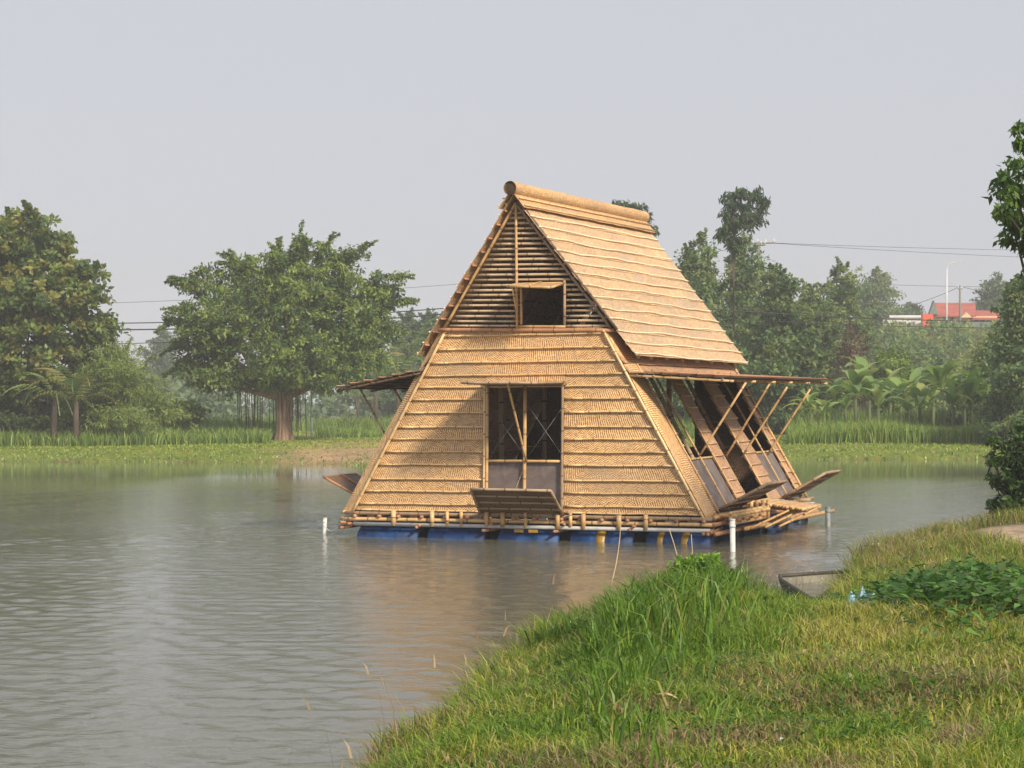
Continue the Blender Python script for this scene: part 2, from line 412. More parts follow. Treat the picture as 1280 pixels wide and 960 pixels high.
blend(sst(0, 1, 1.3-np.hypot((LL-pL)/.75, (DD-pD)/2.6)), (.42, .34, .27))
bL, bD = ldc(*on(1230, 925, 2, .5)[:2])
blend(.75*sst(0, 1, 1.2-np.hypot((LL-bL)/.45, (DD-bD)/.6))*sst(.3, .6, vnoise(X, Y, .25, 2)), (.30, .21, .13))
for (px, py, rx, ry, a) in ((440, 566, 2.6, 6, 1.), (410, 563, 2.2, 3.5, .8), (470, 558, 3.0, 7, .9), (790, 560, 3, 5, .5), (1130, 551, 3.5, 3, .6), (250, 556, 9, 2, .25)):
    q = on(px, py, 2, .35); ql, qd = ldc(q[0], q[1])
    blend(a*sst(0, .8, 1.3-np.hypot((LL-ql)/rx, (DD-qd)/ry))*(DD > 55), (.40, .28, .18))
blend((DD > 50)*(1-sst(.0, .45, far_s))*.8, (.22, .15, .09))
nr, nc_ = X.shape
idx = np.arange(nr*nc_).reshape(nr, nc_)
q = np.stack([idx[:-1, :-1], idx[:-1, 1:], idx[1:, 1:], idx[1:, :-1]], -1).reshape(-1, 4)
g = np_mesh('ground', np.stack([X, Y, Hh], -1).reshape(-1, 3), q, gc.reshape(-1, 3), M_ground, smooth=True)
setp(g, kind='structure')
# rippled water: real wavelets, finer near the camera, dying out in the calm along the far bank
wd = np.concatenate([[-58, 0, 5], 7.5*np.exp(np.arange(0, 690)*.00343), [90, 140, 250, 555]])
wt = np.concatenate([[-8, -3, -1.2, -.7], np.linspace(-.40, .40, 345), [.7, 1.2, 3, 8]])
WT, WD = np.meshgrid(wt, wd); WLt = np.clip(WT*np.maximum(WD, 8), -415, 415)
WX = CAM[0]+F[0]*WD+R[0]*WLt; WY = CAM[1]+F[1]*WD+R[1]*WLt; WZ = np.zeros_like(WX)
rgw = np.random.default_rng(5)
for i in range(70):
    lam = .095*(6.0)**(rgw.random()**1.3); th = 1.85+rgw.normal()*.75; k = 2*math.pi/lam; sl_ = .0155*(.6+.8*rgw.random())
    step = np.maximum(WD*.00343, .02); att = np.clip((lam/step-2.2)/2.5, 0, 1)
    WZ += sl_/k*att*np.sin(k*(WX*math.cos(th)+WY*math.sin(th))+rgw.random()*6.28+1.3*vnoise(WX, WY, 1.7+rgw.random()*2, i))
sfar = -poly_sd(WX, WY, FARP)
calm = sst(9, 17, sfar+(vnoise(WX, WY, 14, 3)-.5)*7)*.95+.05
lee = 1-.68*np.exp(-((WX-.8)/4.4)**2-((WY+4.)/6.5)**2)
gust = .55+.75*vnoise(WX*.6+WY*.2, WY, 6., 13)
WZ *= calm*lee*gust*(WD < 88)*(WD > 7.4)*(np.abs(WT) < .45)*1.30
WZ += .05
ii = np.arange(WX.size).reshape(WX.shape)
w = np_mesh('pond_water', np.stack([WX, WY, WZ], -1).reshape(-1, 3), np.stack([ii[:-1, :-1], ii[:-1, 1:], ii[1:, 1:], ii[1:, :-1]], -1).reshape(-1, 4), None, M_water, smooth=True); setp(w, kind='structure')

# ------------------------------------------------------------------ floating house
HZ = .30
house = empty('bamboo_house', (0, 3, 0), 'steep woven bamboo A frame house floating on blue drums in the pond', 'floating house')
HL = Vector(house.location)
def hb(mb, name, m, parent=None, smooth=False):
    """link a mesh built in world coordinates under the house (or one of its parts)"""
    mb.v = [v-HL for v in mb.v]
    return mb.build(name, m, parent or house, smooth)
def hp(p0, p1, r, m, name, parent=None, seg=8, r1=None, bend=None, nodes=True):
    return hb(MB().tube(p0, p1, r, seg, r1, nodes=nodes and not bend, bend=bend), name, m, parent, True)
def fw(z): return 2.92-(z-.46)*.566           # half width of the front wall at height z
def fy(z): return .04*(z-.5)
def wn(x, s=0.): return (math.sin(x*2.1+s*5.3)+.6*math.sin(x*5.7+s*11.1)+.35*math.sin(x*13.3+s*3.7))/1.95

def slab(name, A, B, C_, D, n, m, parent=None, lift0=.0, lift1=.0, wave=.006, thick=.012, nu=None, ragged=.008, uvs=None):
    """mat from top edge A-B to bottom edge D-C, n outward; lift offsets of the two edges; the lower edge is uneven"""
    A, B, C_, D, n = [V(*p) for p in (A, B, C_, D, n)]; n = n.normalized()
    Lu = (B-A).length+.001; Lv = ((D-A).length+(C_-B).length)/2; sd = random.random()*9
    nu = nu or max(2, int(Lu/.16)); dn = ((D-A)+(C_-B)).normalized()
    def fn(a, b):
        p = A.lerp(B, a).lerp(D.lerp(C_, a), b)
        p = p+n*(lift0+(lift1-lift0)*b+wave*wn(a*Lu, sd)*b)
        if b > .99: p = p+dn*(ragged*wn(a*Lu*1.3, sd+2))
        return p
    mb = MB().grid(fn, nu, 2, lambda a, b: (a*max(Lu, (C_-D).length), b*Lv), thick, n)
    return hb(mb, name, m, parent)

# --- roof: ridge at x 0, eaves at x +-1.83
rF = V(*on(641, 243, 0, 0)); rB = V(*on(803.6, 277, 0, 0))
eFR = V(*on(795, 444.3, 0, 1.83)); eBR = V(*on(935.5, 455.4, 0, 1.83))
eFL = V(*on(521, 444.5, 0, -1.83)); eBL = V(-1.83, eBR.y, eBR.z)
NC = 14
for side, (eF, eB) in ((1, (eFR, eBR)), (-1, (eFL, eBL))):
    nrm = V(side*(rF.z-eF.z), 0, 1.83).normalized()
    for k in range(NC-1, -1, -1):
        t0, t1 = max(0, k/NC-.012), (k+1)/NC
        A = rF.lerp(eF, t0); B = rB.lerp(eB, t0); C_ = rB.lerp(eB, t1); D = rF.lerp(eF, t1)
        j = random.uniform(-.035, .03); C_ = C_+V(0, j, 0); B = B+V(0, j, 0); j = random.uniform(-.025, .03); A = A+V(0, j, 0); D = D+V(0, j, 0)
        sd = random.random()*9; dn = (D-A).normalized()
        if side == 1: a_, b_, c_, d_ = A, B, C_, D
        else: a_, b_, c_, d_ = B, A, D, C_
        mtx = slab('roof_mat', a_, b_, c_, d_, nrm, M_roof, lift0=.0, lift1=.009, wave=.008, thick=.006, ragged=.0, nu=36)
        # light split-bamboo batten holding the mat's lower edge
        mb = MB(); n_ = 30; P = []
        for i in range(n_+1):
            a = i/n_; P.append(D.lerp(C_, a)+nrm*(.022+.008*wn(a*6, sd))+dn*(-.026+.028*wn(a*2.6, sd+1)+.008*wn(a*9, sd+4)))
        for i in range(n_): mb.tube(P[i], P[i+1], .0135, 6, cap=(i in (0, n_-1)))
        hb(mb, 'roof_batten', M_cream_b, None, True)
# ridge roll and flaps
def arc_sheet(name, m, r, a0, a1, y0, y1, zc0, zc1, th=.015, n=16, ny=26):
    def fn(a, b):
        y = y0+(y1-y0)*a; zc = zc0+(zc1-zc0)*a; an = a0+(a1-a0)*b; rr = r*(1+.05*wn(y*1.5, b))
        return V(rr*math.sin(an), y, zc+rr*math.cos(an))
    mb = MB().grid(fn, ny, n, lambda a, b: (a*(y1-y0), b*r*(a1-a0)))
    def fn2(a, b):
        y = y0+(y1-y0)*a; zc = zc0+(zc1-zc0)*a; an = a0+(a1-a0)*b; rr = r*(1+.05*wn(y*1.5, b))-th
        return V(rr*math.sin(an), y, zc+rr*math.cos(an))
    mb.grid(fn2, ny, n, lambda a, b: (a*(y1-y0), b*r*(a1-a0)))
    return hb(mb, name, m, None, True)
zf = rF.z+.085; zb = rB.z+.085
arc_sheet('ridge_roll', M_wall, .108, R_(-160), R_(160), rF.y-.12, rB.y+.08, zf, zb)
mb = MB().tube((0, rF.y-.105, zf), (0, rF.y+.12, zf), .098, 14); hb(mb, 'ridge_roll_hollow_shade', plain('hollow_shade_brown', (.06, .035, .02), .9, .5, 14.))  # dark filler coloured as the shade inside the roll's open end
hp((0, rF.y+.0, zf-.03), (0, rB.y+.05, zb-.03), .055, M_dark, 'ridge_pole')
for side in (1, -1):
    nrm = V(side*(rF.z-eFR.z), 0, 1.83).normalized(); dn = V(side*1.83, 0, eFR.z-rF.z).normalized()
    A = V(0, rF.y-.06, rF.z)+nrm*.045; B = V(0, rB.y+.05, rB.z)+nrm*.045
    C_ = B+dn*.30; D = A+dn*.30
    if side == 1: slab('ridge_flap', A, B, C_, D, nrm, M_wall, lift1=.015, wave=.008, thick=.012, ragged=.01)
    else: slab('ridge_flap', B, A, D, C_, nrm, M_wall, lift1=.015, wave=.008, thick=.012, ragged=.01)
    for t in (.13, .27):
        hp(A+dn*t+nrm*.03, B+dn*t+nrm*.03, .012, M_batten, 'roof_batten', nodes=False)
# rafters under the roof, both slopes; the front ones carry the verge
for side, eF, eB in ((1, eFR, eBR), (-1, eFL, eBL)):
    nrm = V(side*(rF.z-eF.z), 0, 1.83).normalized()
    ys = [(.042, .024, M_bam if side < 0 else M_grey)]+[(t, .03, M_grey) for t in (.14, .27, .4, .53, .66, .8, .92)]
    for t, r, m in ys:
        a = rF.lerp(rB, t)-nrm*(.05 if t > .05 else .04); b = eF.lerp(eB, t)-nrm*.05
        hp(a, b, r, m, 'rafter')
    # purlins, ends showing under the overhang
    for k in range(1, 12):
        t = k/12+.01; a = rF.lerp(eF, t)-nrm*.022; b = rB.lerp(eB, t)-nrm*.022
        hp(a+V(0, .02, 0), b, .018, M_red if side < 0 else M_grey, 'purlin', seg=6)
# --- gable of half culms behind the verge
gTop = V(*on(646, 256, 0, 0)); gL = V(*on(558, 411, 1, .12)); gR = V(*on(764, 411, 1, .12))
gn = (gR-gL).cross(gTop-gL).normalized()
if gn.y > 0: gn = -gn
wl_, wr_ = V(*on(650, 358, 1, .06)), V(*on(706, 408, 1, .06))
def gpt(u, t):                                       # u 0..1 left-right on the base, t 0..1 up
    return gL.lerp(gR, u).lerp(gTop, t)
def g_at(px, py):
    """point of the gable plane seen at a pixel of the photograph"""
    r = V(*ray(px, py)); c = V(*CAM); k = (gL-c).dot(gn)/r.dot(gn); return c+r*k
nsl = 23
for i in range(nsl):
    py = 407.5-i*6.45
    t = (411-py)/(411-256); 
    if t > .95: break
    a = gL.lerp(gTop, t)+V(.01, 0, 0); b = gR.lerp(gTop, t)-V(.01, 0, 0)
    segs = []
    if 356 < py: 
        segs = [(a, g_at(650, py+.2)), (g_at(707, py+.3), b)]
    else: segs = [(a, b)]
    for p, q_ in segs:
        if (q_-p).x < .05: continue
        j = V(0, random.uniform(-.006, .006), random.uniform(-.006, .006))
        hp(p+j, q_+j, random.uniform(.0165, .0205), M_slat, 'gable_slat', seg=7)
hp(g_at(647.5, 411)+gn*.04, gTop+gn*.04, .022, M_bam, 'gable_post')
hp(g_at(652.5, 410)+gn*.03, g_at(652.5, 356)+gn*.03, .022, M_bam, 'window_post')
hp(g_at(706.5, 410)+gn*.03, g_at(706.5, 350)+gn*.03, .022, M_grey, 'window_post')
hp(g_at(649, 407.8)+gn*.04, g_at(708, 408)+gn*.04, .022, M_bam, 'window_sill')
hp(g_at(549, 411.8)+gn*.05, g_at(769, 412.4)+gn*.05, .030, M_red, 'tie_beam')
for a, b in ((gL, gTop), (gR, gTop)):
    k = 1 if a is gR else -1
    hp(a+gn*.045+V(k*.02, 0, 0), b+gn*.045+V(k*.0, 0, .03), .022, M_bam if k < 0 else M_grey, 'gable_edge_pole')
    if k > 0: hp(a+gn*.10+V(k*.13, 0, 0), b+gn*.10+V(k*.08, 0, .05), .022, M_dark, 'gable_edge_pole')

def flap(name, h0, h1, o0, o1, m_out, m_in, cut=4, r=.018, across=True):
    """hinged woven leaf: hinge h0-h1, outer edge o0-o1, with frame and ribs as its own parts"""
    h0, h1, o0, o1 = [V(*p) for p in (h0, h1, o0, o1)]
    n = (h1-h0).cross(o0-h0).normalized()
    if n.z < 0: n = -n
    mb = MB().grid(lambda a, b: h0.lerp(h1, a).lerp(o0.lerp(o1, a), b)+n*.008*wn(a*3, b), 8, 6, lambda a, b: (a*(h1-h0).length, b*(o0-h0).length), .014, n)
    body = hb(mb, name, m_out)
    for p, q_ in ((h0, h1), (o0, o1), (h0, o0), (h1, o1)):
        hp(p-n*.012, q_-n*.012, r, m_in, 'flap_frame', body, 6)
    for i in range(1, cut):
        t = i/cut; hp(h0.lerp(o0, t)-n*.022, h1.lerp(o1, t)-n*.022, r*.8, m_in, 'flap_rib', body, 6)
    if across:
        hp(h0.lerp(h1, .5)+n*.012, o0.lerp(o1, .5)+n*.012, r*.8, m_in, 'flap_rib', body, 6)
    return body
# gable window awning
a0 = g_at(650, 353.5)+gn*.05; a1 = g_at(706, 352.5)+gn*.05
o0 = V(*on(634.5, 356.8, 1, a0.y-.62)); o1 = V(*on(689, 358.3, 1, a1.y-.62))
flap('window_awning', a0, a1, o0, o1, M_wall, M_bam, 3, .02)
hp(o0.lerp(o1, .1), g_at(649, 401)+gn*.05, .013, M_bam, 'prop_stick', seg=6, nodes=False)
hp(o0.lerp(o1, .1)+V(.05,.1,0), g_at(645, 384)+gn*.05, .010, M_bam, 'prop_stick', seg=6, nodes=False)

# --- front wall mats, courses of about 0.2 m
z_rows = [.47, .57, .775, .98, 1.185, 1.39, 1.595, 1.80, 2.005, 2.21, 2.415, 2.60, 2.80, 3.0, 3.22, 3.31]
dx0, dx1, dz1 = -.60, .68, 2.46
def fp(x, z, off=0.): return V(x, fy(z)-off, z)
def wall_piece(xa0, xa1, xb0, xb1, z0, z1, top=False):
    slab('wall_mat', fp(xa0, z1), fp(xa1, z1), fp(xb1, z0), fp(xb0, z0), (0, -1, .04), M_wall, lift0=.010, lift1=.022, wave=.006, thick=.012, ragged=.012)
    p0 = fp(xb0, z0+.012, .036); p1 = fp(xb1, z0+.012, .036); n_ = max(2, int((p1-p0).length/.3)); mb = MB(); sd = random.random()*9
    P = [p0.lerp(p1, i/n_)+V(0, .004*wn(i*.9, sd), .006*wn(i*.7, sd+1)) for i in range(n_+1)]
    for i in range(n_): mb.tube(P[i], P[i+1], .0135+.002*random.random(), 6, cap=i in (0, n_-1))
    hb(mb, 'wall_batten', M_batten, None, True)
for z0, z1 in zip(z_rows[:-1], z_rows[1:]):
    j0 = random.uniform(-.014, .014) if z0 > .5 else 0
    z0 += j0; z1 += .012
    if z0 < dz1-.06:
        zt = min(z1, dz1) if False else z1
        wall_piece(-fw(z1), dx0, -fw(z0), dx0, z0, z1); wall_piece(dx1, fw(z1), dx1, fw(z0), z0, z1)
    else:
        wall_piece(-fw(z1), fw(z1), -fw(z0), fw(z0), z0, z1)
slab('wall_mat', fp(dx0-.02, 2.62), fp(dx1+.02, 2.62), fp(dx1+.02, dz1+.01), fp(dx0-.02, dz1+.01), (0, -1, 0), M_wall, lift0=.02, lift1=.03)
# corner boards
slab('corner_mat', fp(-fw(.40)-.17, .46, -.1), fp(-fw(3.30)-.15, 3.30, -.1), fp(-fw(3.30)+.01, 3.30, .0), fp(-fw(.46)+.01, .42, .0), (-.2, -1, .05), M_wall, lift0=.05, lift1=.055, wave=.008, ragged=.003, thick=.02)
hp(fp(-fw(.43)+.02, .42, .07), fp(-fw(3.27)+.0, 3.27, .07), .022, M_batten, 'corner_pole')
hp(fp(fw(.43)-.0, .42, .06), fp(fw(3.27)-.0, 3.27, .06), .022, M_batten, 'corner_pole')
# door frame
for x, r, m in ((dx0+.015, .026, M_bam), (dx1-.01, .022, M_grey), (dx0-.03, .02, M_batten)): hp(fp(x, .44, .06), fp(x, 2.5, .06), r, m, 'door_post')
hp(fp(.045, .5, .05), fp(.045, 2.46, .05), .030, M_bam, 'door_mullion')
hp(fp(dx0, 1.27, .04), fp(dx1, 1.27, .04), .022, M_bam, 'door_rail')
hp(fp(dx0-.05, 2.47, .07), fp(dx1+.05, 2.46, .07), .022, M_grey, 'door_head')
for xa, xb in ((dx0, .045), (.045, dx1)):
    slab('netting_panel', fp(xa, 1.26), fp(xb, 1.26), fp(xb, .48), fp(xa, .48), (0, -1, 0), M_net, thick=.004, wave=.01)
    for (x0, x1) in ((xa, xb), (xb, xa)):
        hp(fp(x0, 1.3, -.02 if x0 < x1 else -.04), fp(x1, 2.15, -.02 if x0 < x1 else -.04), .0035, M_pipeg, 'brace_wire', nodes=False, seg=5)
hp(fp(-.22, .6, .02), fp(.045, 1.2, .03), .005, M_batten, 'brace_wire', nodes=False, seg=5)
# door awning, seen edge-on just above the eye
h0 = fp(dx0-.02, 2.49, .05); h1 = fp(dx1+.02, 2.50, .05)
o0 = V(*on(577, 477.5, 1, -1.13)); o1 = V(*on(671, 477.5, 1, -1.13))
flap('door_awning', h0, h1, o0, o1, M_wall, M_grey, 4, .02)
hp(o0.lerp(o1, .57)+V(0, .12, 0), fp(.09, 1.27, .09), .018, M_bam, 'prop_stick')
# door floor flap
h0 = fp(dx0-.08, .46, .07); h1 = fp(dx1+.02, .46, .07)
o0 = V(*on(588.5, 610.5, 1, -.72)); o1 = V(*on(688.5, 612.5, 1, -.72))
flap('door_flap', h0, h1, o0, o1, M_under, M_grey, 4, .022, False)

# --- side walls
Wn = [(.72, 1.93), (2.52, 3.70), (4.52, 5.70)]
def sx(z): return fw(z)+.015
yB = 6.12
for s in (1, -1):
    sn = V(s*1., 0, .566).normalized()
    def sp(y, z, off=0.): return V(s*sx(z), y, z)+sn*off
    def sm(name, y0, y1, z0, z1, m, l0=.0, l1=.02, **kw):
        if s == 1: return slab(name, sp(y0, z1), sp(y1, z1), sp(y1, z0), sp(y0, z0), sn, m, lift0=l0, lift1=l1, **kw)
        return slab(name, sp(y1, z1), sp(y0, z1), sp(y0, z0), sp(y1, z0), sn, m, lift0=l0, lift1=l1, **kw)
    # broad corner board at the front
    mb = MB(); zl, zh = .40, 3.30
    def cf(a, b):
        z = zl+(zh-zl)*(b if s == 1 else b); y = fy(z)-.03+.64*(a if s == 1 else 1-a); aa = a if s == 1 else 1-a
        return sp(y+.012*wn(b*7, 3), z, .012+.035*math.sin(math.pi*min(1, aa*1.02))**.6+.006*wn(b*9+a*2))
    mb.grid(cf, 10, 24, lambda a, b: (b*3.3, a*.7), .012, sn); hb(mb, 'corner_mat', M_wall, None, True)
    hp(sp(.61, .45, .045), sp(.61, 2.95, .045), .012, M_batten, 'corner_pole')
    zz = np.linspace(.5, 2.62, 12)
    for ya, yb in (((.60, .72), (1.94, 2.52), (3.71, 4.51), (5.71, yB)) if s == 1 else ((.60, .72), (1.97, yB))):
        for a, b in zip(zz[:-1], zz[1:]):
            e0 = random.uniform(-.03, .02); e1 = random.uniform(-.02, .03)
            sm('side_mat', ya+(e0 if ya > .7 else 0), yb+(e1 if yb < 6 else 0), a, b+.01, M_side, .015, .038, ragged=.006, wave=.006)
            p0, p1 = sp(ya+.0, a+.012, .046), sp(yb+.01, a+.012, .046)
            hp(p0, p1, .009, M_batten, 'side_batten', nodes=False, seg=5)
    # below the windows: netting with bamboo in between
    for ya, yb in ((Wn[0], Wn[2]) if s == 1 else (Wn[0],)):
        sm('netting_panel', ya, yb, .5, 1.27, M_net, .0, .005, thick=.004)
        hp(sp(ya-.02, 1.28, .02), sp(yb+.02, 1.28, .02), .018, M_bam, 'window_sill')
    # head frieze under the eaves
    for a, b in ((2.60, 2.75), (2.74, 2.92)):
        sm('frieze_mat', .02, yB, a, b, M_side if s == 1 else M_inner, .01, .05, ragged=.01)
    for y in (1.17, 1.91, 3.68, 4.90, 5.68):
        hp(sp(y, .44, .05), sp(y, 2.66, .05), .018, M_bam if s == 1 else M_grey, 'side_rafter')
    hp(sp(yB, .42, .05), sp(yB, 3.0, .05), .026, M_bam, 'side_rafter')
    hp(sp(2.99, .5, -.1), sp(2.99, 2.6, -.1), .02, M_grey, 'side_rafter')
    # long awning under the eaves
    hx = sx(2.66)+.05
    ox = 3.36 if s == 1 else 3.22
    zo = 2.53 if s == 1 else 2.44; hzn = 2.625 if s == 1 else 2.70
    ya, yb = .02, 6.15
    for k in range(6):
        t0, t1 = k/6, (k+1)/6+.02
        def ap(y, t): return V(s*(hx+(ox-hx)*t), y+.02*wn(y+t*9), hzn+(zo-hzn)*t)
        jj = random.uniform(-.05, .05)
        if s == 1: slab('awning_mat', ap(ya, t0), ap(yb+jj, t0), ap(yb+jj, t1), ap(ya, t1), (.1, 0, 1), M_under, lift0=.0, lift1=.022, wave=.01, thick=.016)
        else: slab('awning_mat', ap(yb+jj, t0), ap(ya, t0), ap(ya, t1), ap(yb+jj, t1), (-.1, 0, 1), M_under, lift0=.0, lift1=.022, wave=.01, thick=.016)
        hp(ap(ya-.02, t1-.02)+V(0, 0, .03), ap(yb+.03+jj, t1-.02)+V(0, 0, .03), .011, M_red, 'awning_batten', nodes=False, seg=5)
        hp(ap(ya, t0+.08)-V(0, 0, .035), ap(yb, t0+.08)-V(0, 0, .035), .016, M_dark if s < 0 else M_grey, 'awning_rib', seg=6)
    for y in (.05, 1.3, 2.5, 3.6, 4.8, 6.1):
        hp(V(s*hx, y, hzn-.045), V(s*(ox+.02), y, zo-.055), .02, M_bam if s == 1 else M_dark, 'awning_rib', seg=6)
# right-hand sticks read off the photograph, left-hand ones mirrored
for bx, by, tx, ty in ((874.5, 570, 932.4, 478), (908, 570, 962, 479.5), (927, 572, 984, 483.5), (959, 569, 1012.7, 486.5)):
    b = V(*on(bx, by, 0, sx(1.27)+.09)); t = V(*on(tx, ty, 1, b.y))
    if t.x > 3.36: t = b.lerp(t, (3.34-b.x)/(t.x-b.x))
    print('stick', t)
    hp(b, t, .019, M_bam, 'prop_stick')
    if b.y > 1.3: hp(V(-b.x, b.y, b.z), V(-3.05, b.y, 2.42), .018, M_grey, 'prop_stick')
b = V(*on(481.7, 536.7, 0, -2.55)); hp(V(-2.5, .7, 1.35), V(*on(447.5, 481.7, 1, .75)), .018, M_grey, 'prop_stick')
hp(V(-2.4, 1.9, 1.4), V(-3.1, 1.9, 2.42), .018, M_grey, 'prop_stick')
# floor flaps of the side windows
for y0, y1, k in ((.72, 1.90, 0), (4.55, 5.68, 1)):
    for s in (1, -1):
        h0 = V(s*(sx(.5)+.02), y0, .53); h1 = V(s*(sx(.5)+.02), y1, .53)
        ex = .78 if s > 0 else .92
        o0 = V(s*(sx(.5)+ex), y0, .93+.03*k+(.05 if s < 0 else 0)); o1 = V(s*(sx(.5)+ex), y1, .93+.03*k+(.05 if s < 0 else 0))
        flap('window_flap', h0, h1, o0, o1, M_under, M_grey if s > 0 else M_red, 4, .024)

# --- back wall, interior frame
zr_ = [.47, .9, 1.35, 1.8, 2.25, 2.7, 3.2, 3.9, 4.6]
for a, b in zip(zr_[:-1], zr_[1:]):
    wa, wb = (fw(a), fw(b)) if a < 3.2 else ((rB.z-.15-a)*.68, (rB.z-.15-b)*.68)
    for xr, xl, k in ((((wb, wa), (.95, .95), 1), ((-.05, -.05), (-wb, -wa), 1), ((.95, .95), (-.05, -.05), 0)) if a < 3.1 else (((wb, wa), (-wb, -wa), 1),)):
        if k == 0 and 1.3 < a < 2.5: continue
        slab('back_wall_mat', (xr[0], yB-.02, b), (xl[0], yB-.02, b), (xl[1], yB-.02, a), (xr[1], yB-.02, a), (0, 1, 0), M_side, lift0=0, lift1=.03)
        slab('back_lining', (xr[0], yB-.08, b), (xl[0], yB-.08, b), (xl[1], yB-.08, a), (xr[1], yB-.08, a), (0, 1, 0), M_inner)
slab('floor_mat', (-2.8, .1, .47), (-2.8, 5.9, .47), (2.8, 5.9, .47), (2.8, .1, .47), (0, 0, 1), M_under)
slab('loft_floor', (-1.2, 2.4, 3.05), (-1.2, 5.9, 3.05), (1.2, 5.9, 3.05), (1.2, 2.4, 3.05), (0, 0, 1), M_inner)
for y in (1.95, 3.9):
    for x in (-1.15, 1.15):
        hp((x, y, .5), (x, y, 3.1), .045, M_grey, 'inner_post')
    hp((-1.4, y, 3.0), (1.4, y, 3.0), .04, M_grey, 'inner_beam')
    hp((-2.3, y, 1.0), (-.2, y, 4.9), .035, M_grey, 'inner_brace'); hp((2.3, y, 1.0), (.2, y, 4.9), .035, M_grey, 'inner_brace')
for x in (-1.15, 1.15): hp((x, .2, 3.02), (x, 5.9, 3.02), .04, M_grey, 'inner_beam')
hp((.25, 1.2, .5), (.25, 1.2, 2.9), .03, M_grey, 'inner_post'); hp((.55, 1.6, .5), (.55, 1.6, 2.9), .03, M_grey, 'inner_post')
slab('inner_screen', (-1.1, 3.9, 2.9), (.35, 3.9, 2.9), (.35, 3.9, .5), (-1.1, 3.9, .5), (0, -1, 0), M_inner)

# --- raft: poles, blocks, pipe, drums
for y in (-.05, .12): 
    hp((-3.05, y, .430), (3.08, y-.01, .418), .028, M_grey, 'raft_pole'); hp((-3.1, y-.02, .335), (3.1, y, .335), .030, M_bam, 'raft_pole')
hp((-2.86, -.12, .262), (3.05, -.12, .252), .030, M_pipe, 'grey_pipe', nodes=False)
hp((-3.0, .1, .25), (3.0, .1, .25), .035, M_dark, 'raft_pole')
for s in (1, -1):
    hp((s*3.08, -.06, .44), (s*3.08, 6.2, .44), .030, M_bam, 'raft_pole')
    hp((s*3.10, -.08, .34), (s*3.10, 6.2, .34), .032, M_red if s > 0 else M_grey, 'raft_pole')
    hp((s*3.12, -.1, .20), (s*3.14, 6.3, .21), .035, M_red, 'raft_pole')
for k in range(16):                                     # joists with their ends showing
    x = -2.85+k*.385+random.uniform(-.06, .06)
    hp((x, -.12, .385), (x, 6.1, .385), .027, M_red, 'joist')
for x in (-2.15, -1.48, -1.22, -.98, -.55, -.28, .1, .63, .84, 1.05, 1.62, 2.05):
    hp((x, -.135, .26+random.uniform(-.03, .02)), (x, -.135, .48), random.uniform(.026, .04), M_bam, 'raft_strut', nodes=False)
for x in (-2.6, -1.85, -.75, .33, 1.3, 2.4, 2.75, -1.0, .6):
    hb(MB().box((x, .02, .385), .11+.05*random.random(), .1, .055), 'spacer_block', random.choice([M_grey, M_red, M_pipe]))
for x, n_ in ((-3.0, 3), (-1.68, 2), (-.5, 2), (.68, 2), (1.9, 2), (3.0, 4)):   # lashed short ends under the pipe
    for k in range(n_): hp((x+random.uniform(-.1, .1), -.22+.02*k, .20+random.uniform(-.02, .12)), (x+random.uniform(-.1, .1), .5, .22+random.uniform(-.02, .1)), .024, M_red, 'lashed_stub', seg=7)
drum_me = None
def drum(x, y, ln, r=.29, yellow=None):
    mb = MB(); prof = [(0, .90), (.02, 1), (.30, 1), (.32, 1.035), (.34, 1), (.64, 1), (.66, 1.035), (.68, 1), (.98, 1), (1, .90)]; seg = 18
    base = 0
    for t, k in prof:
        for i in range(seg):
            an = 2*math.pi*i/seg; mb.v.append(V(x+(t-.5)*ln, y+math.cos(an)*r*k, -.03+math.sin(an)*r*k*.93))
    for j in range(len(prof)-1):
        for i in range(seg):
            kk = (i+1) % seg; mb.face([j*seg+i, j*seg+kk, (j+1)*seg+kk, (j+1)*seg+i], [(0, 0)]*4)
    mb.face([i for i in range(seg)], [(0, 0)]*seg); mb.face([(len(prof)-1)*seg+i for i in range(seg)][::-1], [(0, 0)]*seg)
    o = hb(mb, 'float_drum', M_blue, None, True)
    for t0, t1 in (yellow or []):
        hb(MB().tube((x+(t0-.5)*ln, y, -.03), (x+(t1-.5)*ln, y, -.03), r*1.02*.985, 18), 'yellow_band', M_yel, o, True)
    return o
cx = [(-2.84, -1.76), (-1.60, -.62), (-.40, .62), (.80, 1.82), (2.02, 3.04)]
for i, (a, b) in enumerate(cx):
    for y in (.18, 1.55, 2.95, 4.35, 5.75):
        drum((a+b)/2, y, b-a, .29, ([(.42, .56)] if i == 3 else [(.18, .27), (.55, .66)] if i == 4 else None) if y < 1 else None)
for x in (-.02, .22): hb(MB().box((x, -.115, .20), .15, .02, .05), 'yellow_patch', M_yel)
# right-hand side: stacked culm lattice, landing deck and its struts
for z, m in ((.50, M_bam), (.42, M_bam), (.34, M_bam)):
    hp((3.28, .15, z), (3.28, 2.25, z-.01), .028, m, 'lattice_pole')
for k in range(9):
    y = .25+k*.24; hp((3.0, y, .46), (3.36, y, .46), .03, M_bam, 'lattice_stub', seg=7)
    if k % 2: hp((3.0, y, .38), (3.36, y, .38), .03, M_red, 'lattice_stub', seg=7)
for k in range(4): hp((3.05+.09*k, 2.2, .30), (3.05+.09*k, 2.2, .60), .03, M_bam, 'lattice_post', seg=7)
for k in range(17):
    x = 3.04+k*.052; hp((x, 2.25+random.uniform(-.09, .05), .555-.006*k), (x, 3.35+random.uniform(-.05, .1), .56-.006*k), .027, M_bam, 'deck_culm', seg=8)
for y in (2.45, 3.2): hp((2.95, y, .49), (3.9, y, .43), .03, M_red, 'deck_joist')
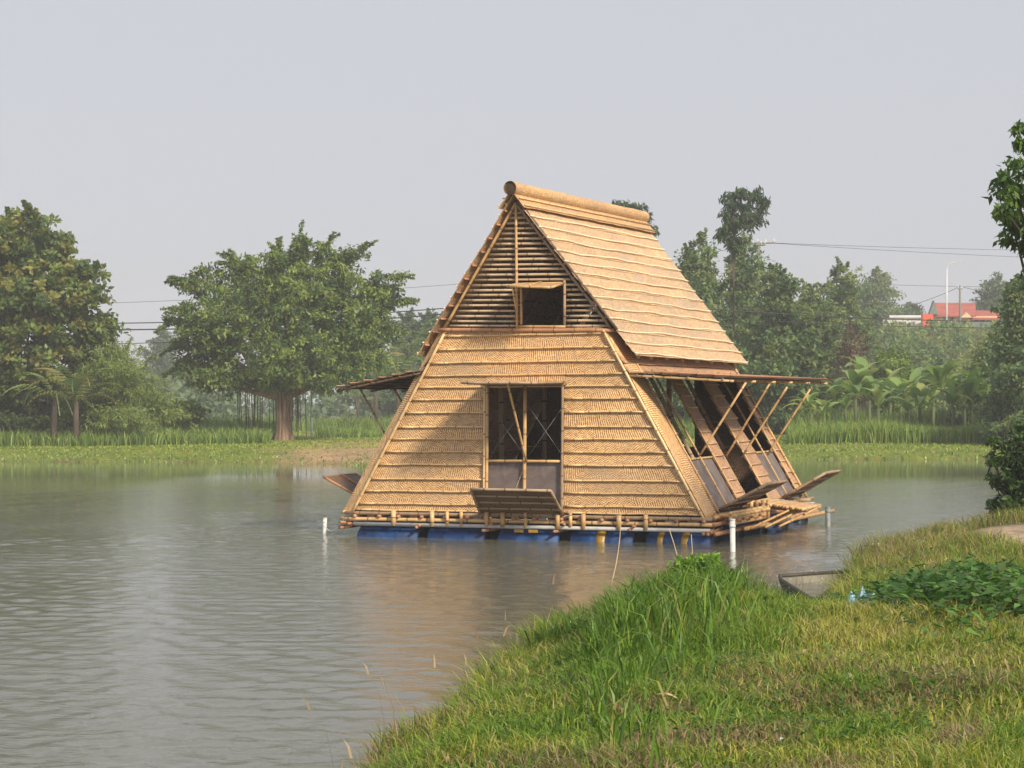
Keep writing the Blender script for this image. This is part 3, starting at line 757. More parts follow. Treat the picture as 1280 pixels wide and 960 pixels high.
for x, y in ((3.3, 2.3), (3.45, 2.6), (3.6, 2.9), (3.25, 3.4)):
    hp((x-.05, y-.9, .20), (x+.40, y+.0, .47), .020, M_bam, 'deck_strut')
hp((3.2, 1.2, .20), (3.45, 6.2, .22), .035, M_bam, 'raft_pole')
hp((2.6, 4.9, .46), (3.35, 4.9, .47), .034, M_grey, 'raft_pole'); hp((2.6, 5.6, .36), (3.25, 5.6, .36), .04, M_pipe, 'raft_pole', nodes=False)

# ------------------------------------------------------------------ mooring posts
def mooring(px, py, ztop, m, label, r=.04, tilt=(0, 0)):
    p = on(px, py, 2, 0.); e = empty('mooring_post', (p[0], p[1], 0), label, 'mooring post', 'mooring posts round the raft')
    MB().tube((0, 0, -.7), (tilt[0], tilt[1], ztop), r, 12).build('pipe', m, e, True)
    MB().tube((tilt[0]*.8, tilt[1]*.8, ztop*.78), (tilt[0]*.95, tilt[1]*.95, ztop*.86), r*1.15, 12).build('collar', m, e, True)
    MB().tube((tilt[0], tilt[1], ztop-.005), (tilt[0], tilt[1], ztop+.012), r*1.1, 12).build('cap', m, e, True)
    return e, p
mooring(402.5, 671, .30, M_pvc, 'short white pipe leaning in the water left of the house', .032, (.06, 0))
mooring(916, 694, .50, M_pvc, 'tall white pipe standing in front of the right corner of the raft', .038)
mooring(1035, 661, .36, M_pipeg, 'dark grey pipe standing in the water behind the raft at right', .042)
def strip_curve(name, pts, r, m, parent=None, seg=5):
    mb = MB()
    for a, b in zip(pts[:-1], pts[1:]): mb.tube(a, b, r, seg, cap=False)
    return mb.build(name, m, parent, True)
p = V(*on(402.5, 671, 2, 0)); 
o = strip_curve('mooring_rope', [p+(V(-3.05, -.1, .3)-p)*t+V(0, 0, .20*(1-t)*(1-t)-.12*math.sin(t*math.pi)+.03) for t in np.linspace(0.08, 1, 9)], .010, M_pvc)
setp(o, 'thin white rope from the leaning white pipe to the raft', 'rope')

# ------------------------------------------------------------------ trees
def leaf_cloud(cs, rad, n, size, asp, cols, out_dir=None, droop=.3, rg=rng):
    """n diamond leaves around clump centres cs (K,3) of radius rad (K,)"""
    K = len(cs); k = rg.integers(0, K, n)
    d = rg.normal(size=(n, 3)); d /= np.linalg.norm(d, axis=1)[:, None]
    rr = rg.random(n)**.5
    c = cs[k]+d*(rad[k]*rr)[:, None]*np.array([1, 1, .7])
    dirs = d*.9+rg.normal(size=(n, 3))*.6+np.array([0, 0, -droop]); dirs /= np.linalg.norm(dirs, axis=1)[:, None]
    nr_ = rg.normal(size=(n, 3))*.7+np.array([0, 0, .9]); s = np.cross(dirs, nr_); s /= np.linalg.norm(s, axis=1)[:, None]+1e-9
    sz = size*(.6+.8*rg.random(n)); a = dirs*(sz/2)[:, None]; b = s*(sz*asp/2)[:, None]
    v = np.stack([c-a, c+b-a*.1, c+a, c-b-a*.1], 1).reshape(-1, 3)
    q = np.arange(n*4).reshape(n, 4)
    cc = cols[k]*(.8+.4*rg.random(n))[:, None]
    return v, q, np.repeat(cc, 4, 0)
def crown_from_lobes(lobes, nleaf, size, asp, palette, clump=.5, dens=1., droop=.3, flat=.8, noisy=.25, top_col=None):
    """lobes: (center xyz, rx, ry, rz). clumps are scattered through the outer part of every lobe"""
    cs = []; rad = []; cl = []
    pal = np.array(palette)
    vol = np.array([l[1]*l[3] for l in lobes]); vol = vol/vol.sum()
    nc = max(8, int(nleaf/38))
    for (c, rx, ry, rz), w_ in zip(lobes, vol):
        m_ = max(3, int(nc*w_)); d = rng.normal(size=(m_, 3)); d /= np.linalg.norm(d, axis=1)[:, None]
        r = (.30+.75*rng.random(m_)**.6)*(1+noisy*rng.normal(size=m_)*.5)
        P = np.array(c)+d*r[:, None]*np.array([rx, ry, rz])
        base = pal[rng.integers(0, len(pal), m_)]
        cs.append(P); rad.append(clump*(.5+.8*rng.random(m_))); cl.append(base)
    cs = np.concatenate(cs); rad = np.concatenate(rad); cl = np.concatenate(cl)
    return leaf_cloud(cs, rad, nleaf, size, asp, cl, droop=droop)
def limb_mesh(mb, pts, rs, seg=7):
    base0 = len(mb.v); pts = [V(*p) for p in pts]
    for j, (p, r) in enumerate(zip(pts, rs)):
        d = (pts[min(j+1, len(pts)-1)]-pts[max(j-1, 0)]).normalized(); a = d.orthogonal().normalized() if j == 0 else a-d*a.dot(d); a.normalize(); b = d.cross(a)
        for i in range(seg):
            an = 2*math.pi*i/seg; mb.v.append(p+(a*math.cos(an)+b*math.sin(an))*r*(1+.12*math.sin(i*2.7+j)))
    for j in range(len(pts)-1):
        for i in range(seg):
            k = (i+1) % seg; A = base0+j*seg
            mb.face([A+i, A+k, A+seg+k, A+seg+i], [(0, 0)]*4)
def tree(name, base, lobes, nleaf, size, asp, palette, label, cat='tree', group=None, tr=.25, bark=None, trunks=1, clump=.5, droop=.3, noisy=.25, fork=.4, limbs=10, sprays=0, spray_len=1.2, lift_up=.5):
    base = V(*base); e = empty(name, base, label, cat, group)
    nleaf = int(nleaf*(1.3 if name == 'leafy_tree' else 1))
    v, q, c = crown_from_lobes([(l[0], l[1], l[2], l[3]) for l in lobes], nleaf, size, asp, palette, clump, droop=droop, noisy=noisy)
    np_mesh('crown', v, q, c, M_leaf, e, loc=tuple(base))
    if sprays:
        cs_ = []; rd_ = []; C0 = np.mean([l[0] for l in lobes], 0)
        for _ in range(sprays):
            l = lobes[rng.integers(0, len(lobes))]; u = (np.array(l[0])-C0)+rng.normal(size=3)*np.array([1, .6, .8])*.8; u[2] += lift_up
            u /= np.linalg.norm(u); u[2] = max(u[2], -.25); st_ = np.array(l[0])+u*np.array([l[1], l[2], l[3]])*.75; ll_ = spray_len*(.5+.8*rng.random())
            for t in np.arange(0, 1.01, .14): cs_.append(st_+u*ll_*t+np.array([0, 0, -.25*ll_*t*t])); rd_.append(clump*(.50-.30*t))
        cs_ = np.array(cs_); pc = np.array(palette)[rng.integers(0, len(palette), len(cs_))]
        v2, q2, c2 = leaf_cloud(cs_, np.array(rd_), len(cs_)*11, size*.85, asp, pc, droop=droop)
        np_mesh('outer_sprays', v2, q2, c2, M_leaf, e, loc=tuple(base))
    mb = MB(); cen = V(*np.mean([l[0] for l in lobes], 0))-base
    for t in range(trunks):
        off = V(random.uniform(-1, 1), random.uniform(-1, 1), 0)*(.0 if trunks == 1 else tr*2.0)
        top = V(cen.x*fork+off.x, cen.y*fork+off.y, cen.z*fork+.2)
        limb_mesh(mb, [off*1.0+V(0, 0, -.25), off*.9+V(0, 0, .15), off*.7+(top-off*.7)*.5, top], [tr*1.5, tr*1.1, tr*.9, tr*.75])
    mb.build('trunk', bark or M_bark, e, True)
    mb = MB(); top = V(cen.x*fork, cen.y*fork, cen.z*fork+.1)
    ls = list(lobes); random.shuffle(ls)
    for l in ls[:limbs]:
        t = V(*l[0])-base; mid = top.lerp(t, .5)+V(random.uniform(-.3, .3), random.uniform(-.3, .3), -.15*abs((t-top).length)*.4)
        limb_mesh(mb, [top-V(0, 0, .2), mid, mid.lerp(t, .6), t], [tr*.6, tr*.34, tr*.18, .015], 6)
    mb.build('branches', bark or M_bark, e, True)
    return e
def lob(px, py, rx, rz, d, ry=None, dd=0.):
    """lobe: centre seen at (px,py) at depth d, radii given in pixels of the photograph at that depth"""
    k = d/F0; c = at(px, py, d+dd); return (tuple(c), rx*k, (ry if ry is not None else rx)*k, rz*k)
def base_at(px, d): 
    l = (px-640)/F0*d; x, y = G(l, d); return (x, y, hz((x, y)))

G_ban = [(.15, .22, .06), (.10, .165, .05), (.20, .28, .065), (.07, .12, .04), (.26, .33, .08)]
G_alm = [(.15, .21, .06), (.20, .26, .065), (.11, .17, .05), (.25, .25, .07), (.08, .135, .045)]
G_dark = [(.105, .175, .06), (.14, .22, .065), (.08, .135, .055), (.18, .23, .075)]
G_mid = [(.15, .23, .085), (.19, .27, .09), (.11, .175, .07), (.24, .29, .10)]
G_lite = [(.17, .26, .05), (.22, .31, .06), (.13, .20, .05)]
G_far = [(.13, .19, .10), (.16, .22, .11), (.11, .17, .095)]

# banyan on the far bank
db = 91.
bb = base_at(355, db)
lb = [lob(*a, db, dd=b) for a, b in (((360, 400, 75, 62), 0), ((275, 400, 48, 48), -1), ((440, 395, 50, 52), 0), ((320, 350, 60, 35), 1), ((400, 345, 50, 35), 0), ((365, 455, 70, 40), -2),
      ((255, 440, 38, 36), 0), ((270, 476, 40, 22), -1), ((450, 440, 40, 36), -1), ((420, 475, 40, 20), -2), ((240, 355, 22, 16), 0), ((245, 335, 12, 7), 0), ((228, 385, 16, 10), 0), ((375, 300, 8, 16), 0), ((377, 318, 12, 14), 0), ((408, 308, 9, 12), 0),
      ((445, 312, 20, 7), 0), ((428, 326, 14, 12), 0), ((490, 345, 20, 7), 0), ((475, 362, 22, 14), 0), ((492, 376, 20, 10), 0), ((222, 400, 14, 8), 0), ((223, 432, 14, 12), 0), ((300, 332, 25, 14), 0), ((350, 322, 25, 14), 0), ((480, 410, 22, 22), 0), ((222, 462, 12, 10), 0), ((330, 480, 30, 12), 0))]
lbc = np.array(at(362, 410, db)); lb = [(tuple(lbc+(np.array(l[0])-lbc)*.95), l[1]*.92, l[2]*.92, l[3]*.92) for l in lb]
ban = tree('banyan_tree', bb, lb, 84000, .20, .44, G_ban, 'broad round banyan with a stout pale brown trunk alone on the far bank', tr=.28, clump=.42, fork=.33, limbs=16, noisy=.35, sprays=100, spray_len=.8)
# fluted trunk with root strands
mb = MB()
for i in range(16):
    an = i/16*2*math.pi; r = .28+.08*random.random(); x, y = math.cos(an)*r, math.sin(an)*r
    limb_mesh(mb, [(x*1.35, y*1.35, -.2), (x, y, .5), (x*.95+random.uniform(-.08, .08), y*.95, 1.4), (x*1.3, y*1.3, 2.5)], [.12, .09, .075, .06], 6)
mb.build('root_strand', M_bark, ban, True)
mb = MB()
for i in range(26):
    x = random.uniform(-2.6, -.6) if i < 18 else random.uniform(.6, 1.6); y = random.uniform(-1, 1); b0 = random.uniform(0, 1.0)
    mb.tube((x, y, b0), (x+random.uniform(-.1, .1), y, 2.4), .02, 4, cap=False)
mb.build('aerial_roots', M_barkd, ban)['kind'] = 'stuff'

# big almond tree at the left edge: flat tiers
da = 88.
tiers = []
for (x, y, w_, h_) in ((10, 285, 45, 10), (38, 276, 22, 7), (50, 300, 50, 9), (20, 318, 70, 10), (75, 312, 22, 8), (50, 335, 70, 10), (95, 345, 28, 7), (5, 350, 60, 12), (105, 343, 16, 5), (60, 362, 70, 11), (100, 375, 35, 9), (20, 385, 80, 12), (80, 398, 55, 11), (120, 412, 28, 9),
                       (40, 415, 80, 12), (105, 425, 40, 8), (10, 440, 70, 14), (75, 445, 45, 12), (30, 470, 60, 12), (-40, 340, 60, 30), (-40, 400, 70, 30), (-30, 460, 60, 20), (5, 490, 40, 10), (70, 475, 30, 12), (85, 495, 12, 18), (75, 350, 15, 5), (-10, 300, 40, 15)):
    tiers.append(lob(x, y, w_, h_*1.15, da, dd=random.uniform(-1.5, 1.5)))
tree('almond_tree', base_at(15, da+1.5), tiers, 52000, .26, .6, G_alm, 'tall layered tree with yellowing leaves at the left edge of the far bank', tr=.10, trunks=6, bark=M_barkd, clump=.38, fork=.3, limbs=20, noisy=.2, droop=.1, sprays=40, spray_len=.7)
# feathery acacia spilling down to its right
dc = 87.5
lc = [lob(x, y, a, b, dc, dd=random.uniform(-2, 2)) for x, y, a, b in ((110, 455, 30, 18), (185, 490, 18, 14), (150, 490, 40, 25), (110, 515, 40, 14), (135, 440, 22, 12), (140, 470, 36, 22), (165, 475, 22, 18), (120, 500, 50, 22), (175, 505, 34, 18), (205, 515, 22, 12), (150, 450, 15, 10), (90, 480, 30, 20), (160, 520, 50, 12))]
tree('acacia_tree', base_at(140, dc+1), lc, 36000, .20, .25, [(.20, .27, .08), (.26, .32, .085), (.15, .21, .06)], 'low feathery pale green tree between the layered tree and the banyan', tr=.14, trunks=3, clump=.45, fork=.35, droop=.5, sprays=50, spray_len=1.2)

# ---- palms and bananas: every frond is a part
def frond_mesh(name, ln, wd, n=13, kind='palm', seed=0):
    rg = np.random.default_rng(seed); vs = []; qs = []; cs = []
    def rach(t): return np.array([ln*(math.sin(t*1.25)/1.25*1.12), 0, ln*(.55*t-.95*t*t)])
    if kind == 'palm':
        for i in range(n*2):
            t = .12+.86*(i//2)/n; s = 1 if i % 2 else -1; p = rach(t); w_ = wd*math.sin(math.pi*(.15+.8*t))+.05
            tip = p+np.array([.35*w_, s*w_*.85, -.45*w_]); b = .022+.018*ln/3
            k = len(vs); vs += [p+np.array([b, 0, 0]), p-np.array([b, 0, 0]), tip]; qs.append([k, k+1, k+2, k+2])
        for i in range(8):
            a, b = rach(i/8), rach((i+1)/8); w_ = .025
            k = len(vs); vs += [a+[0, w_, 0], a-[0, w_, 0], b-[0, w_, 0], b+[0, w_, 0]]; qs.append([k, k+1, k+2, k+3])
        tri = [q_[:3] for q_ in qs if q_[2] == q_[3]]; qd = [q_ for q_ in qs if q_[2] != q_[3]]
    else:
        m_ = 9; tri = []; qd = []
        for i in range(m_+1):
            t = i/m_; p = rach(t*.98); w_ = 0 if t < .12 else wd*math.sin(math.pi*((t-.12)/.88)**.8)**.7 if t < .999 else .01
            w_ = max(w_, .02); j = .15*w_*rg.random()
            vs += [p+np.array([0, -w_-j, .35*w_]), p, p+np.array([0, w_+j, .35*w_])]
            if i:
                k = (i-1)*3; qd += [[k, k+1, k+4, k+3], [k+1, k+2, k+5, k+4]]
    return np.array(vs), qd, tri
def frond_data(name, ln, wd, kind, col, seed):
    v, qd, tri = frond_mesh(name, ln, wd, kind=kind, seed=seed)
    o = np_mesh(name, v, qd, np.tile(np.array(col), (len(v), 1)), M_leaf, tris=tri or None)
    me = o.data; bpy.data.objects.remove(o); return me
ban_leaf = [frond_data('banana_leaf', 1.9, .20, 'b', c, i) for i, c in enumerate([(.20, .31, .085), (.26, .38, .095), (.15, .24, .07), (.36, .42, .12)])]
palm_leaf = [frond_data('palm_frond', 2.9, .62, 'palm', c, i) for i, c in enumerate([(.17, .25, .08), (.22, .30, .09), (.12, .19, .07), (.24, .23, .08)])]
def fan_plant(name, base, n, leaf, scale, trunk_h, trunk_r, label, cat, group, tilt=(.25, .9), stem_mat=None, part='banana_leaf'):
    e = empty(name, base, label, cat, group)
    MB().tube((0, 0, -.15), (random.uniform(-.1, .1), random.uniform(-.1, .1), trunk_h), trunk_r, 8, trunk_r*.6).build('trunk', stem_mat or M_barkd, e, True)
    for i in range(n):
        o = bpy.data.objects.new(part, random.choice(leaf)); COL.objects.link(o); o.parent = e
        o.location = (0, 0, trunk_h-.05); up = random.uniform(*tilt)
        o.rotation_euler = (random.uniform(-.3, .3), -up, i/n*2*math.pi+random.uniform(-.3, .3)); sc = scale*random.uniform(.75, 1.1); o.scale = (sc, sc, sc)
    return e
M_bstem = plain('banana_stem', (.085, .11, .04), .7, .3, 3.)
BG = 'banana plants on the far bank right of the house'
bspec = [(1012, 512, 84, 1.0, 'small banana plant close to the house awning, leftmost of the grove'), (1045, 505, 86, 1.25, 'banana plant with drooping leaves second from the house'), (1070, 500, 85, 1.5, 'tall banana plant with two upright bright leaves'),
         (1098, 512, 83, 1.2, 'banana plant half hidden in reeds right of the bright upright one'), (1125, 508, 86, 1.35, 'banana plant below the pale yellow green bush'), (1150, 512, 84, 1.2, 'banana plant with wide drooping leaves in the middle of the grove'),
         (1178, 505, 86, 1.7, 'tallest banana plant with stiff upright leaves below the red roof'), (1205, 515, 84, 1.2, 'banana plant in shade of the dark tree at right'), (1030, 520, 82, .9, 'low banana plant in front of the reeds next to the raft side'),
         (1085, 520, 90, 1.4, 'banana plant behind the bright upright one'), (1140, 520, 92, 1.5, 'banana plant at the back between two others under the bush'), (1195, 525, 92, 1.6, 'back banana plant beside the dark tree')]
bspec += [(1190, 512, 82, 1.2, 'low banana plant in front of the tallest stiff one'), (1212, 512, 83, 1.4, 'banana plant at the foot of the sunlit round tree'), (1232, 512, 84, 1.3, 'rightmost banana plant next to the dark tree at the edge'), (1135, 512, 83, 1.0, 'short banana plant at the front beside the yellow green bush'), (1058, 518, 89, 1.1, 'banana plant in the gap right of the reeds by the raft'), (1112, 522, 95, 1.6, 'rear banana plant under the left side of the yellow green bush'), (1165, 522, 90, 1.3, 'banana plant just left of the tallest stiff one'),
          (1220, 522, 90, 1.5, 'banana plant at the right end below the sunlit round tree'), (1000, 522, 95, 1.5, 'rear banana plant showing through the awning sticks'), (1078, 522, 98, 1.9, 'tall rear banana plant above the front row')]
for px, py, d, h_, lab in bspec:
    x, y, z = base_at(px, d+1); fan_plant('banana_plant', (x, y, z), random.randint(9, 13), ban_leaf, .84*h_/1.2, h_*1.15, .11, lab, 'banana plant', BG, (.5, 1.35), M_bstem)
PG = 'palms on the far bank'
for px, d, h_, sc, lab in ((95, 84.5, 1.9, .95, 'small palm with long fronds under the layered tree at left'), (66, 84.5, 2.1, .8, 'palm half hidden under the big tree at the left edge'), (207, 150, 2.6, 1.0, 'small hazy palm far off between the acacia and the banyan'),
                           (497, 110, 3.2, 1.2, 'palm with arching fronds just left of the house roof'), (470, 120, 2.6, 1.0, 'palm with a yellow frond behind the left awning stick'), (515, 118, 4.6, 1.2, 'taller palm touching the left roof edge'), (448, 135, 2.0, .8, 'low far palm right of the banyan trunk')):
    fan_plant('palm_tree', base_at(px, d), 13, palm_leaf, sc, h_, .16, lab, 'palm', PG, (-.1, 1.1), M_barkd, 'palm_frond')

# ---- background trees, each one a thing
def bush_tree(name, px, d, top, w_, pal, label, n=14000, size=.24, asp=.5, group='hazy trees behind the far bank', tr=.18, low=None, clump=.5, spread=None, droop=.3, nl=9, cat='tree'):
    x, y, z = base_at(px, d); k = d/F0; bpy_ = 502+(CAM[2]-z)/k
    low = low if low is not None else bpy_-8
    H = low-top; lobes = []
    for i in range(nl):
        t = (i+.5)/nl; yy = low-H*t*.92-H*.04; ww = w_*(.55+.45*math.sin(math.pi*min(1, (.25+t*.75))))*(1 if t < .75 else .85)
        xx = px+random.uniform(-.55, .55)*ww*.6
        lobes.append(lob(xx, yy, ww*random.uniform(.6, .85), H*random.uniform(.13, .22), d, dd=random.uniform(-1.5, 1.5)))
    lobes.append(lob(px+random.uniform(-.2, .2)*w_, top+H*.1, w_*.28, H*.1, d))
    return tree(name, (x, y, z), lobes, n, size, asp, pal, label, cat, group, tr=tr, bark=M_barkd, clump=clump, droop=droop, limbs=6, noisy=.4, sprays=26, spray_len=.9, lift_up=.0)
bush_tree('leafy_tree', 870, 108, 318, 62, G_mid, 'dense tree rising directly behind the right roof slope', 22000)
bush_tree('leafy_tree', 930, 112, 322, 68, G_mid, 'large dark tree below the tall drooping bamboo', 24000)
bush_tree('leafy_tree', 975, 104, 345, 52, G_dark, 'bushy dark tree to the right of the one under the bamboo', 16000)
bush_tree('leafy_tree', 905, 98, 430, 60, G_dark, 'low dark thicket just above the right awning', 12000)
bush_tree('leafy_tree', 985, 96, 425, 60, G_dark, 'dark green tree behind the leftmost banana plants', 14000)
bush_tree('leafy_tree', 1050, 125, 348, 50, G_mid, 'hazy tree with a bumpy top beyond the banana grove', 16000)
bush_tree('leafy_tree', 1095, 222, 348, 44, G_mid, 'rounded hazy tree left of the white wall', 12000, .34, clump=.9)
bush_tree('leafy_tree', 1030, 112, 395, 50, G_mid, 'mid height tree in the middle of the right grove', 12000)
bush_tree('leafy_tree', 1012, 122, 372, 46, G_mid, 'hazy green tree filling the gap beyond the leftmost banana plants', 12000)
bush_tree('leafy_tree', 1140, 230, 385, 28, G_far, 'small far hazy tree just above the white wall', 6000, .34, clump=.9)
bush_tree('undergrowth_bush', 20, 88.5, 492, 44, G_dark, 'dark undergrowth bush around the trunks at the left edge', 7000, .2, group='undergrowth bushes', tr=.05, cat='bush')
bush_tree('undergrowth_bush', 75, 89, 498, 36, G_dark, 'low dark undergrowth bush beneath the small palm', 5000, .2, group='undergrowth bushes', tr=.05, cat='bush')
bush_tree('undergrowth_bush', 228, 96, 505, 26, G_lite, 'pale green undergrowth bush left of the banyan', 4000, .2, group='undergrowth bushes', tr=.05, cat='bush')
bush_tree('bare_brown_tree', 1062, 106, 418, 30, [(.17, .13, .08), (.13, .14, .07), (.19, .14, .09)], 'thin brownish half bare tree among green ones', 5000, .2)
bush_tree('leafy_tree', 1125, 120, 452, 60, G_dark, 'low bushy growth below the white wall', 12000)
bush_tree('leafy_tree', 1175, 128, 454, 60, G_mid, 'low bushy growth below the street lamp', 12000)
bush_tree('leafy_tree', 1118, 100, 448, 44, G_lite, 'bright yellow green bush above the banana plants', 10000, .2)
bush_tree('leafy_tree', 1248, 92, 425, 40, G_mid, 'sunlit rounded tree right of the tallest banana plant', 18000, .22)
bush_tree('leafy_tree', 1276, 80, 362, 32, G_dark, 'tall dark tree at the right edge', 24000, .2)
bush_tree('leafy_tree', 1264, 76, 470, 34, G_dark, 'dark low thicket at the right edge behind the reeds', 12000, .2)
bush_tree('leafy_tree', 1222, 90, 488, 26, G_dark, 'small dark shrub at the foot of the sunlit rounded tree', 7000, .18)
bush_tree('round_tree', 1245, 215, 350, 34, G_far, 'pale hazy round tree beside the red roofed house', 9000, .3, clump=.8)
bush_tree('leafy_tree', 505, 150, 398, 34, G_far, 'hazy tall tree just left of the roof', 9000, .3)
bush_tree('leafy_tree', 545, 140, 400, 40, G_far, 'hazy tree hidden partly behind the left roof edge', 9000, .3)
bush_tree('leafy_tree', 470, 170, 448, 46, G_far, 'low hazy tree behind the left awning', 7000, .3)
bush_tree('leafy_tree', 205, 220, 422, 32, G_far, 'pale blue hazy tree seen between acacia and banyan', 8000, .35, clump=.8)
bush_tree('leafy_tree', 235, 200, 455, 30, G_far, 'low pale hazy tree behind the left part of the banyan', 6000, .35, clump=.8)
bush_tree('leafy_tree', 780, 125, 300, 30, G_mid, 'tree hidden mostly behind the ridge of the roof', 6000)
bush_tree('leafy_tree', -55, 86, 300, 60, G_dark, 'dark tree outside the left edge', 8000)
# tall bamboo culms with drooping heads
def bamboo(px, d, top, label, xs, n=3500, size=.3, bot=318):
    x, y, z = base_at(px, d); e = empty('bamboo_clump', (x, y, z), label, 'bamboo', 'tall bamboo above the trees')
    cs = []; k = d/F0; mb = MB(); b = V(x, y, z)
    for (a, yy, rx, rz) in xs:
        c = at(a, yy, d); 
        for _ in range(8): cs.append(c+rng.normal(size=3)*np.array([rx, rx, rz])*k*.6)
        limb_mesh(mb, [V(0, 0, -.2), V(*at(px, bot+40, d))-b, V(*at(px+random.uniform(-2, 2), (yy+bot)/2, d))-b, V(*c)-b], [.07, .05, .035, .015], 6)
    cs = np.array(cs); cols = np.array([(.05, .10, .035), (.07, .12, .04), (.04, .08, .035)])[rng.integers(0, 3, len(cs))]
    v, q_, c = leaf_cloud(cs, np.full(len(cs), 8.5*k), n, size, .28, cols, droop=1.3)
    np_mesh('crown', v, q_, c, M_leaf, e, loc=(x, y, z)); mb.build('culm', M_barkd, e, True)
bamboo(917, 100, 235, 'tall drooping bamboo head standing clear above the trees at right', [(925, 243, 10, 5), (942, 246, 12, 5), (915, 258, 10, 7), (935, 262, 14, 7), (908, 275, 8, 8), (925, 280, 10, 8), (942, 278, 8, 9), (915, 298, 6, 6), (920, 312, 5, 8), (953, 256, 4, 8), (903, 292, 4, 8)], 3600)
bamboo(795, 110, 255, 'bamboo tip peeping over the ridge of the roof', [(778, 257, 10, 4), (795, 262, 8, 5), (805, 275, 4, 8), (812, 290, 4, 6)], 1100, bot=330)
# brown bare twigs by the roof
# distant wood closing the horizon
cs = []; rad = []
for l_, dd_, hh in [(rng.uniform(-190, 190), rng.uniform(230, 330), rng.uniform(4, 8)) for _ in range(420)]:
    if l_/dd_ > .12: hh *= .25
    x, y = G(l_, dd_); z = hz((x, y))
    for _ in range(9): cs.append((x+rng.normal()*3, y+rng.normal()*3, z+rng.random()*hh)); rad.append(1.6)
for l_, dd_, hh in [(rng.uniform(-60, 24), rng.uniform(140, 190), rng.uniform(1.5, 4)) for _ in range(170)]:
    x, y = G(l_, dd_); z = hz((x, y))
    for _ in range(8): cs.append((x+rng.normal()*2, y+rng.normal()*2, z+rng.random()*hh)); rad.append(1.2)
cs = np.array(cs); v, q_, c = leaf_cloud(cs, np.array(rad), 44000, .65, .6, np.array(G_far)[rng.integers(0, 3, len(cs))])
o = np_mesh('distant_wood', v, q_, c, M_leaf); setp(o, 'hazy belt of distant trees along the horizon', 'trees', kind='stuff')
# scrub on the embankment
cs = []
for _ in range(800):
    d_ = rng.uniform(112, 171); l_ = d_*rng.uniform(.13, .36); x, y = G(l_, d_); cs.append((x, y, hz((x, y))+rng.uniform(-.2, 1.2 if d_ < 150 else .15)))
cs = np.array(cs); v, q_, c = leaf_cloud(cs, np.full(len(cs), 1.1), 42000, .5, .4, np.array(G_mid)[rng.integers(0, 4, len(cs))])
o = np_mesh('embankment_scrub', v, q_, c, M_leaf); setp(o, 'green scrub covering the embankment below the road', 'scrub', kind='stuff')

# near tree whose branches hang in at the right edge
dn_ = 24.
def twig_crown(lobes, n, size, asp, pal, clump): return crown_from_lobes(lobes, n, size, asp, pal, clump, droop=.8)
ln_ = [lob(x, y, a, b, dn_, dd=random.uniform(-.4, .4)) for x, y, a, b in ((1262, 228, 14, 7), (1275, 255, 14, 12), (1262, 300, 12, 8), (1282, 275, 14, 14), (1258, 272, 10, 7), (1272, 205, 9, 5), (1270, 240, 16, 10), (1255, 262, 10, 6), (1275, 160, 5, 5), (1280, 182, 8, 6), (1268, 290, 12, 10), (1280, 310, 10, 12), (1254, 244, 12, 5), (1285, 215, 12, 8), (1300, 260, 20, 40), (1330, 220, 40, 70), (1390, 180, 60, 90), (1440, 230, 60, 80), (1290, 345, 10, 12))]
tree('overhanging_tree', base_at(1420, dn_), ln_, 9500, .11, .40, [(.05, .10, .022), (.07, .14, .028), (.12, .21, .035)], 'near tree whose glossy green branches hang in at the upper right edge', tr=.07, clump=.15, fork=.6, limbs=9, bark=M_barkd, droop=.9)
ds = 27.5
ls_ = [lob(x, y, a, b, ds) for x, y, a, b in ((1262, 572, 20, 16), (1268, 600, 24, 20), (1262, 630, 24, 18), (1245, 575, 10, 8), (1242, 602, 8, 7), (1290, 590, 24, 50), (1246, 556, 6, 8), (1275, 545, 10, 10), (1250, 640, 14, 10), (1305, 560, 20, 50))]
tree('shrub', base_at(1272, ds), ls_, 9500, .085, .42, [(.045, .09, .025), (.065, .125, .03), (.03, .065, .02)], 'dark glossy shrub at the right edge on the near bank', 'shrub', tr=.05, clump=.12, fork=.3, bark=M_barkd, noisy=.4)

# ------------------------------------------------------------------ poles, lamp, wall, house on the embankment
dh = 200.
def P(px, py, d=dh): return V(*at(px, py, d))
e = empty('red_roofed_house', P(1205, 412), 'house with red tiled roof and pale orange walls on the embankment', 'house')
EL = Vector(e.location)
def fbox(name, x0, y0, x1, y1, d0, th, m, par):
    a = P(x0, y1, d0)-EL; b = P(x1, y1, d0)-EL; c = P(x1, y0, d0)-EL; dd = P(x0, y0, d0)-EL; n = V(*F)*th
    mb = MB(); mb.v = [a, b, c, dd, a+n, b+n, c+n, dd+n]
    for q_ in ((0, 1, 2, 3), (5, 4, 7, 6), (1, 5, 6, 2), (4, 0, 3, 7), (3, 2, 6, 7), (4, 5, 1, 0)): mb.face(list(q_), [(0, 0), (1, 0), (1, 1), (0, 1)])
    return mb.build(name, m, par)
def roofm(name, x0, x1, yr, ye, d0, par, m=M_redroof):
    a = P(x0, ye, d0)-EL; b = P(x1, ye, d0)-EL; r0 = P(x0+1, yr, d0+3)-EL; r1 = P(x1-1, yr, d0+3)-EL; a2 = P(x0, ye, d0+6)-EL; b2 = P(x1, ye, d0+6)-EL; t = V(0, 0, -.15)
    mb = MB(); mb.v = [a, b, r1, r0, a2, b2, a+t, b+t, r1+t, r0+t]
    for q_ in ((0, 1, 2, 3), (3, 2, 5, 4), (6, 7, 8, 9), (0, 6, 7, 1), (0, 3, 9, 6), (1, 7, 8, 2)): mb.face(list(q_), [(0, 0), (1, 0), (1, 1), (0, 1)])
    return mb.build(name, m, par)
wl0 = fbox('wall', 1166, 392, 1212, 404, dh, 5, M_cream, e); fbox('wall', 1212, 395, 1248, 404, dh+.5, 5, M_cream, e)
